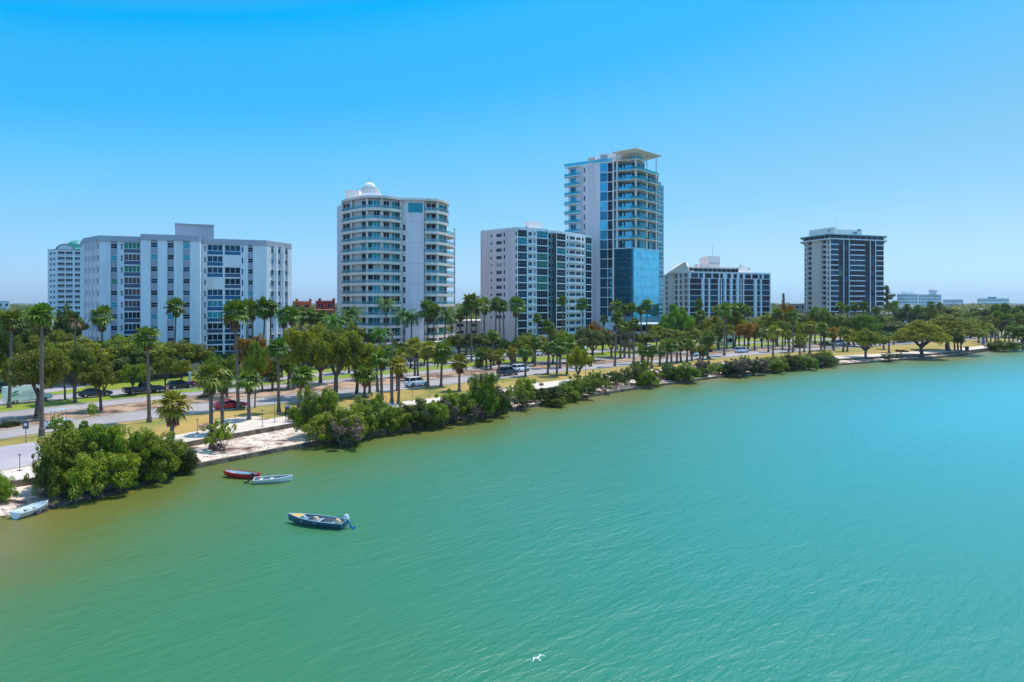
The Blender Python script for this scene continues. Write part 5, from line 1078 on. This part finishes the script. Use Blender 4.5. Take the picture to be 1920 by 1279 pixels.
# ---------------------------------------------------------------- boats
def boat(name, label, cat, p0, p1, beam, hullm, inm, rimm, z=0, sheer=.55, motor=None, deck=None, seats=3, keel=.12, cover=None, pointy=False, seatm=None):
    """p0 = bow pixel, p1 = stern pixel at the waterline"""
    a = W(*p0, z); b = W(*p1, z); d = a - b; ln = d.length; o = empty(name, (b.x, b.y, z), math.atan2(d.y, d.x)); tag(o, label, cat)
    N_ = 16; outer = []; mb = MB(); inn_ = MB(); K = 7
    def sec(t_, off):
        if pointy: wv = (math.sin(math.pi * min(1, max(0, .04 + .92 * t_)))) ** .55
        else: wv = min(1, .86 + .5 * t_) if t_ < .3 else (1.0 * (1 - ((t_ - .3) / .7) ** 2.6))
        wv = max(wv, .03) * beam / 2 - off; wv = max(wv, .004); zs = sheer * (.82 + .35 * t_ ** 2) + (.1 * (1 - t_) ** 4 if pointy else 0); kz = -keel + .9 * sheer * max(0, t_ - .78) / .22 * .6 + off
        x_ = ln * t_; r = []
        for k in range(K):
            q = k / (K - 1) * 2 - 1; yy = q * wv * (1); zz = kz + (zs - kz) * abs(q) ** 2.2 if abs(q) < 1 else zs; r.append((x_, yy * (1 - .0 * abs(q)), zz))
        return r
    def loft(m_, off, i0=0, i1=N_, flip=False):
        vs = []
        for i in range(i0, i1 + 1): vs += sec(i / N_, off)
        mm = i1 - i0 + 1; return vs, [(i * K + k, i * K + k + 1, (i + 1) * K + k + 1, (i + 1) * K + k) for i in range(mm - 1) for k in range(K - 1)]
    vs, fs = loft(hullm, 0); mb.add(vs, fs, hullm); s0 = sec(0, 0); mb.face(s0, hullm)
    hull = mb.build('hull', o, True)
    vs, fs = loft(inm, .05, 0, N_); inn_.add([(v[0] + (.05 if i < K else 0), v[1], v[2] - .01) for i, v in enumerate(vs)], fs, inm); inn_.face([(v[0] + .06, v[1], v[2] - .01) for v in sec(0, .05)], inm); inn_.build('interior', o, True)
    r = MB()
    for i in range(N_):
        for kk in (0, K - 1):
            A, B_ = Vector(sec(i / N_, .02)[kk]), Vector(sec((i + 1) / N_, .02)[kk]); r.tube(A + Vector((0, 0, .01)), B_ + Vector((0, 0, .01)), .035, .035, rimm, 6)
    A, B_ = sec(0, 0)[0], sec(0, 0)[-1]; r.tube(A, B_, .045, .045, rimm, 6); r.build('gunwale', o)
    for j in range(seats):
        t_ = (.18, .45, .7, .6)[j]; w_ = abs(sec(t_, .05)[0][1]) * .92; q = MB(); zz = sheer * .55; q.box(ln * t_ - .13, ln * t_ + .13, -w_, w_, zz, zz + .04, seatm or rimm); q.build('seat', o)
    if deck:
        q = MB(); pts = []
        ids = [i / N_ for i in range(12, N_ + 1)]; left = [sec(t_, .01)[0] for t_ in ids]; right = [sec(t_, .01)[-1] for t_ in ids]
        for i in range(len(ids) - 1): q.face([left[i], left[i + 1], right[i + 1], right[i]], deck)
        l0, r0 = left[0], right[0]; q.face([l0, r0, (r0[0], r0[1], r0[2] - .2), (l0[0], l0[1], l0[2] - .2)], deck); q.v = [(v[0], v[1], v[2] + .02) for v in q.v]; q.build('foredeck', o)
    if cover:
        q = MB(); ids = [i / N_ for i in range(3, 12)]; lft = [sec(t_, .08) for t_ in ids]
        for i in range(len(ids) - 1): q.face([(lft[i][1][0], lft[i][1][1], sheer * .75), (lft[i + 1][1][0], lft[i + 1][1][1], sheer * .75), (lft[i + 1][-2][0], lft[i + 1][-2][1], sheer * .8), (lft[i][-2][0], lft[i][-2][1], sheer * .8)], cover)
        q.build('cover', o)
    if motor:
        cowl, leg = motor; q = MB(); q.hexa([(-.32, -.13, sheer + .12), (.02, -.13, sheer + .12), (.02, .13, sheer + .12), (-.32, .13, sheer + .12)], [(-.27, -.1, sheer + .42), (-.03, -.1, sheer + .42), (-.03, .1, sheer + .42), (-.27, .1, sheer + .42)], cowl)
        mo = q.build('outboard_motor', o); q = MB(); q.tube((-.15, 0, sheer + .12), (-.55, 0, .12), .07, .05, leg, 8); q.hexa([(-.75, -.03, .0), (-.4, -.03, .1), (-.4, .03, .1), (-.75, .03, .0)], [(-.75, -.02, .09), (-.42, -.02, .2), (-.42, .02, .2), (-.75, .02, .09)], leg)
        for k in range(3): an_ = k * 2.1; q.tube((-.78, 0, .05), (-.78, .16 * math.cos(an_), .05 + .16 * math.sin(an_)), .03, .05, leg, 5)
        q.tube((.0, 0, sheer + .2), (.45, .1, sheer + .26), .02, .02, M['darkframe'], 5); q.build('drive_leg', mo)
    return o, ln
bw = mat('boat_white_gelcoat', (216, 220, 220), .35, .06, 2); bb_ = mat('boat_dark_blue_hull', (66, 94, 112), .4, .15, 2); yl = mat('boat_yellow_deck', (222, 176, 84), .4, .1, 3); gy = mat('boat_grey_interior', (100, 108, 116), .6, .2, 3)
rd = mat('boat_red_hull', (206, 48, 34), .35, .1, 3); bl = mat('boat_blue_interior', (66, 150, 172), .45, .15, 3); pb_ = mat('boat_pale_blue', (150, 176, 190), .4, .1, 2); bk_ = mat('boat_black_plastic', (24, 26, 32), .4); bu = mat('motor_blue', (20, 80, 160), .35); tan = mat('tan_cushion', (210, 180, 140), .7)
o, ln = boat('motor_skiff', 'dark blue open skiff with yellow foredeck and outboard motor, nearest boat', 'boat', (541, 979), (646, 990), 1.35, bb_, gy, pb_, sheer=.54, motor=(bw, bu), deck=yl, seats=3, seatm=pb_)
for i, (t_, m_) in enumerate(((.12, tan), (.5, tan), (.72, pb_))):
    q = MB(); q.hexa([(ln * t_ - .2, -.2, .38), (ln * t_ + .18, -.22, .38), (ln * t_ + .2, .18, .38), (ln * t_ - .2, .2, .38)], [(ln * t_ - .12, -.1, .56), (ln * t_ + .12, -.14, .58), (ln * t_ + .1, .1, .62), (ln * t_ - .12, .12, .55)], m_)
    c = q.build('cushion', None); c.location = o.location; c.rotation_euler = o.rotation_euler; tag(c, ('tan cushion by the motor in the dark blue skiff', 'tan cushion amidships in the dark blue skiff', 'pale bag near the yellow foredeck of the dark blue skiff')[i], 'cushion')
boat('rowing_boat', 'red hulled rowing boat with a blue interior, behind the white skiff', 'boat', (421, 893), (486, 898), 1.1, rd, bw, rd, sheer=.48, seats=2, cover=bl, pointy=True, seatm=bl)
boat('motor_skiff', 'white open skiff with grey interior and black outboard, moored against the red boat', 'boat', (549, 902), (476, 906), 1.3, bw, gy, bw, sheer=.44, motor=(bk_, bk_), seats=3)
boat('dinghy', 'white dinghy pulled up on the beach at the left edge', 'dinghy', (90, 953), (28, 972), 1.35, bw, bw, bw, z=.06, sheer=.5, seats=3, seatm=pb_)
def rope(pts, label):
    mb = MB()
    for a, b in zip(pts, pts[1:]): mb.tube(a, b, .012, .012, M['railg'], 5)
    tag(mb.build('mooring_rope'), label, 'rope')
a = W(541, 975, 0); rope([Vector((a.x, a.y, .7)), Vector((a.x - .15, a.y - .2, .3)), Vector((a.x - .2, a.y - .5, -.1))], 'thin mooring line hanging from the bow of the dark blue skiff')

# ---------------------------------------------------------------- bird
D = 21.0; c = Vector((*XY(1009, D), ZD(1234, D))); o = empty('seabird', c, math.radians(112)); o.rotation_euler.x = math.radians(-14); o.scale = (.66, .66, .66); tag(o, 'white seabird flying low over the water at the bottom of the view', 'bird'); wf = mat('white_feathers', (244, 246, 246), .7, .03, 4)
mb = MB(); pr = [(0.0, .001), (.03, .012), (.08, .026), (.15, .032), (.22, .022), (.28, .008), (.36, .001)]; n = 8; vs = []
for x_, r_ in pr: vs += [(.16 - x_, r_ * math.cos(6.283 * i / n), r_ * .9 * math.sin(6.283 * i / n)) for i in range(n)]
mb.add(vs, [(k * n + i, k * n + (i + 1) % n, (k + 1) * n + (i + 1) % n, (k + 1) * n + i) for k in range(len(pr) - 1) for i in range(n)], wf)
for sg in (-1, 1):
    P_ = [(.07, 0), (.13, .17), (-.1, .34)]; Q_ = [(-.05, 0), (.03, .16), (-.115, .335)]; zz = [0, .06, .0]
    for k in range(2):
        for th in (.004,): mb.hexa([(P_[k][0], sg * P_[k][1], zz[k] - th), (P_[k + 1][0], sg * P_[k + 1][1], zz[k + 1] - th), (Q_[k + 1][0], sg * Q_[k + 1][1], zz[k + 1] - th), (Q_[k][0], sg * Q_[k][1], zz[k] - th)], [(P_[k][0], sg * P_[k][1], zz[k] + th), (P_[k + 1][0], sg * P_[k + 1][1], zz[k + 1] + th), (Q_[k + 1][0], sg * Q_[k + 1][1], zz[k + 1] + th), (Q_[k][0], sg * Q_[k][1], zz[k] + th)], wf)
mb.hexa([(-.16, -.012, -.003), (-.16, .012, -.003), (-.25, .04, -.003), (-.25, -.04, -.003)], [(-.16, -.012, .003), (-.16, .012, .003), (-.25, .04, .003), (-.25, -.04, .003)], wf)
mb.build('body', o, True); q = MB(); q.tube((.155, 0, 0), (.2, 0, -.006), .006, .001, yl, 5); q.build('beak', o)

# ---------------------------------------------------------------- street furniture
def post(name, x, y, h, label, cat, group=None):
    b = W(x, y); o = empty(name, (b.x, b.y, 1.01)); tag(o, label, cat, group); return o
o = post('road_sign', 48.5, 831, 3, 'small white disc on a dark square road sign at the roadside, far left', 'sign')
D = o.location.y; h = ZD(791, D) - 1; q = MB(); q.tube((0, 0, 0), (0, 0, h - .2), .04, .04, M['metal'], 6); q.build('pole', o)
q = MB(); q.box(-.32, .32, -.05, -.02, h - .75, h + .1, mat('sign_dark_panel', (66, 74, 100), .5)); q.build('panel', o)
q = MB(); q.tube((0, -.055, h - .3), (0, -.065, h - .3), .17, .17, M['paintw'], 16); q.build('disc', o)
for i, (x, y, top) in enumerate(((37, 883, 852), (441, 806, 779), (492, 800, 769), (515, 792, 742), (773, 752, 726), (805, 744, 723), (943, 729, 712), (1078, 707, 690), (690, 762, 738), (370, 812, 786))):
    nm = 'leftmost|second|third|tall fourth|sixth|seventh|eighth|rightmost|fifth|dark'.split('|')[i]
    lab = 'thin grey path marker post, %s' % {37: 'leftmost, by the small parking lot', 441: 'on the dry lawn behind the light green bush', 492: 'beside the path left of the litter bin', 515: 'taller, leaning beside the thick palm trunk', 773: 'on the dry lawn below the white driving car', 805: 'right of the white driving car on dry lawn', 943: 'below the dark blue driving car', 1078: 'beside the round olive tree', 690: 'beside the bicycle rack', 370: 'left of the light green shore bush'}[x]
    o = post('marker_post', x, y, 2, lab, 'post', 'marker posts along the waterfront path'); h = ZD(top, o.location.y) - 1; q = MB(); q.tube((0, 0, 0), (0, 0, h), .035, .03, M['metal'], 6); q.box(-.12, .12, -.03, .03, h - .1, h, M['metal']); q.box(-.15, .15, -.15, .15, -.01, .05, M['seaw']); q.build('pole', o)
o = post('park_bench', 552, 786, 1, 'dark green park bench beside the path between palms and mangroves', 'bench'); o.rotation_euler.z = road_dir('pt', 552); dg = mat('bench_green_paint', (40, 66, 60), .5)
q = MB(); 
for k in range(3): q.box(-1.3, 1.3, -.25 + k * .17, -.12 + k * .17, .42, .46, dg)
q.build('seat', o); q = MB(); q.box(-1.3, 1.3, .28, .31, .6, .72, dg); q.box(-1.3, 1.3, .3, .33, .78, .9, dg); q.build('backrest', o)
for sx in (-1.1, 1.1): q = MB(); q.box(sx - .03, sx + .03, -.22, .3, 0, .06, dg); q.box(sx - .03, sx + .03, -.2, -.14, 0, .42, dg); q.box(sx - .03, sx + .03, .25, .31, 0, .9, dg); q.build('leg', o)
o = post('litter_bin', 539, 776, 1, 'dark litter bin standing left of the park bench', 'litter bin'); q = MB(); q.lathe((0, 0), [(.28, 0), (.32, .1), (.34, .85), (.36, .9)], M['darkframe'], 14); q.build('bin_body', o); q = MB(); q.lathe((0, 0), [(.37, .9), (.36, 1.0), (.2, 1.12), (.01, 1.14)], M['fascia'], 14); q.build('lid', o)
o = post('bicycle_rack', 713, 753, 1, 'pale metal hoop bicycle rack among palm trunks beside the path', 'bicycle rack'); q = MB()
for k in range(4):
    pts = [Vector((-.6 + k * .5 + .0, .35 * math.cos(a_), .5 + .45 * math.sin(a_))) for a_ in [math.pi * i / 8 for i in range(9)]]; pts = [Vector((pts[0].x, .35, 0))] + pts + [Vector((pts[0].x, -.35, 0))]
    for a, b in zip(pts, pts[1:]): q.tube(a, b, .03, .03, M['railg'], 5)
q.build('hoops', o)
o = post('utility_post', 356, 719, 1, 'pale blue utility post on the grass behind the small red car', 'post'); q = MB(); q.lathe((0, 0), [(.35, 0), (.3, .1), (.25, 1.6), (.3, 1.9), (.15, 2.1), (.01, 2.15)], pb_, 10); q.build('housing', o)
o = post('street_lamp', 1098, 706, 1, 'slim grey street lamp at the path below the mid-rise', 'street lamp'); h = 5.5; q = MB(); q.tube((0, 0, 0), (0, 0, h), .07, .05, M['metal'], 8); q.build('pole', o); q = MB(); q.lathe((0, 0), [(.05, h), (.22, h + .12), (.25, h + .35), (.1, h + .55), (.01, h + .6)], M['roofwhite'], 12); q.build('lantern', o)
o = post('street_lamp', 1457, 642, 1, 'street lamp with a bright white globe among trees left of the dark tower', 'street lamp'); h = ZD(608, o.location.y) - 1; q = MB(); q.tube((0, 0, 0), (0, 0, h), .08, .06, M['metal'], 8); q.build('pole', o); q = MB(); q.lathe((0, 0), [(.05, h), (.4, h + .3), (.45, h + .6), (.3, h + .9), (.01, h + 1.0)], M['roofwhite'], 12); q.build('lantern', o)
# tall plain sculpture near the point (generic stand-in)
b = W(1843, 645); o = empty('sculpture', (b.x, b.y, 1.0)); tag(o, 'tall violet and white painted sculpture near the right-hand point', 'sculpture'); h = ZD(622, b.y) - 1; q = MB(); q.lathe((0, 0), [(.9, 0), (.7, .2), (.5, h * .4), (.62, h * .6), (.4, h * .8), (.25, h * .9), (.01, h)], mat('violet_sculpture_paint', (96, 88, 150), .5), 12); q.build('dark_half', o, True); q = MB(); q.lathe((-.5, -.2), [(.5, 0), (.4, h * .4), (.4, h * .65), (.18, h * .84), (.01, h * .88)], M['roofwhite'], 12); q.build('light_half', o, True)
b = W(1813, 657); o = empty('litter_bin', (b.x, b.y, 1.0)); tag(o, 'dark litter bin on the lawn near the right-hand point', 'litter bin'); q = MB(); q.lathe((0, 0), [(.5, 0), (.55, 1.1), (.5, 1.2), (.01, 1.3)], M['darkframe'], 12); q.build('bin_body', o)

# ---------------------------------------------------------------- labels for every plant
groups = {}
for rec in PL: groups.setdefault(rec[:3], []).append(rec)
for key, lst in groups.items():
    lst.sort(key=lambda r_: r_[3])
    for i, (kn, zn, lmk, x, o, cat, grp) in enumerate(lst):
        s_ = '' if len(lst) == 1 else (', %s of two' % ('left' if i == 0 else 'right') if len(lst) == 2 else ', %s from left' % ORD[min(i, 15)])
        tag(o, '%s %s %s%s' % (kn, zn, lmk, s_), cat, grp)

# ---------------------------------------------------------------- sea haze over the whole place
q = MB(); q.box(-6200, 6200, -3300, 6600, -2, 90, None)
hz = bpy.data.materials.new('sea_haze'); hz.use_nodes = True; t = hz.node_tree; t.nodes.remove(t.nodes['Principled BSDF']); pv = t.nodes.new('ShaderNodeVolumePrincipled')
pv.inputs['Color'].default_value = (.8, .9, 1, 1); pv.inputs['Density'].default_value = .00009; pv.inputs['Anisotropy'].default_value = .2; t.links.new(pv.outputs[0], t.nodes['Material Output'].inputs['Volume'])
q.mats = []; q.m = [0] * len(q.f); q.mats.append(hz); ho = q.build('haze'); tag(ho, 'thin pale sea haze filling the air over bay and city', 'haze', kind='stuff')
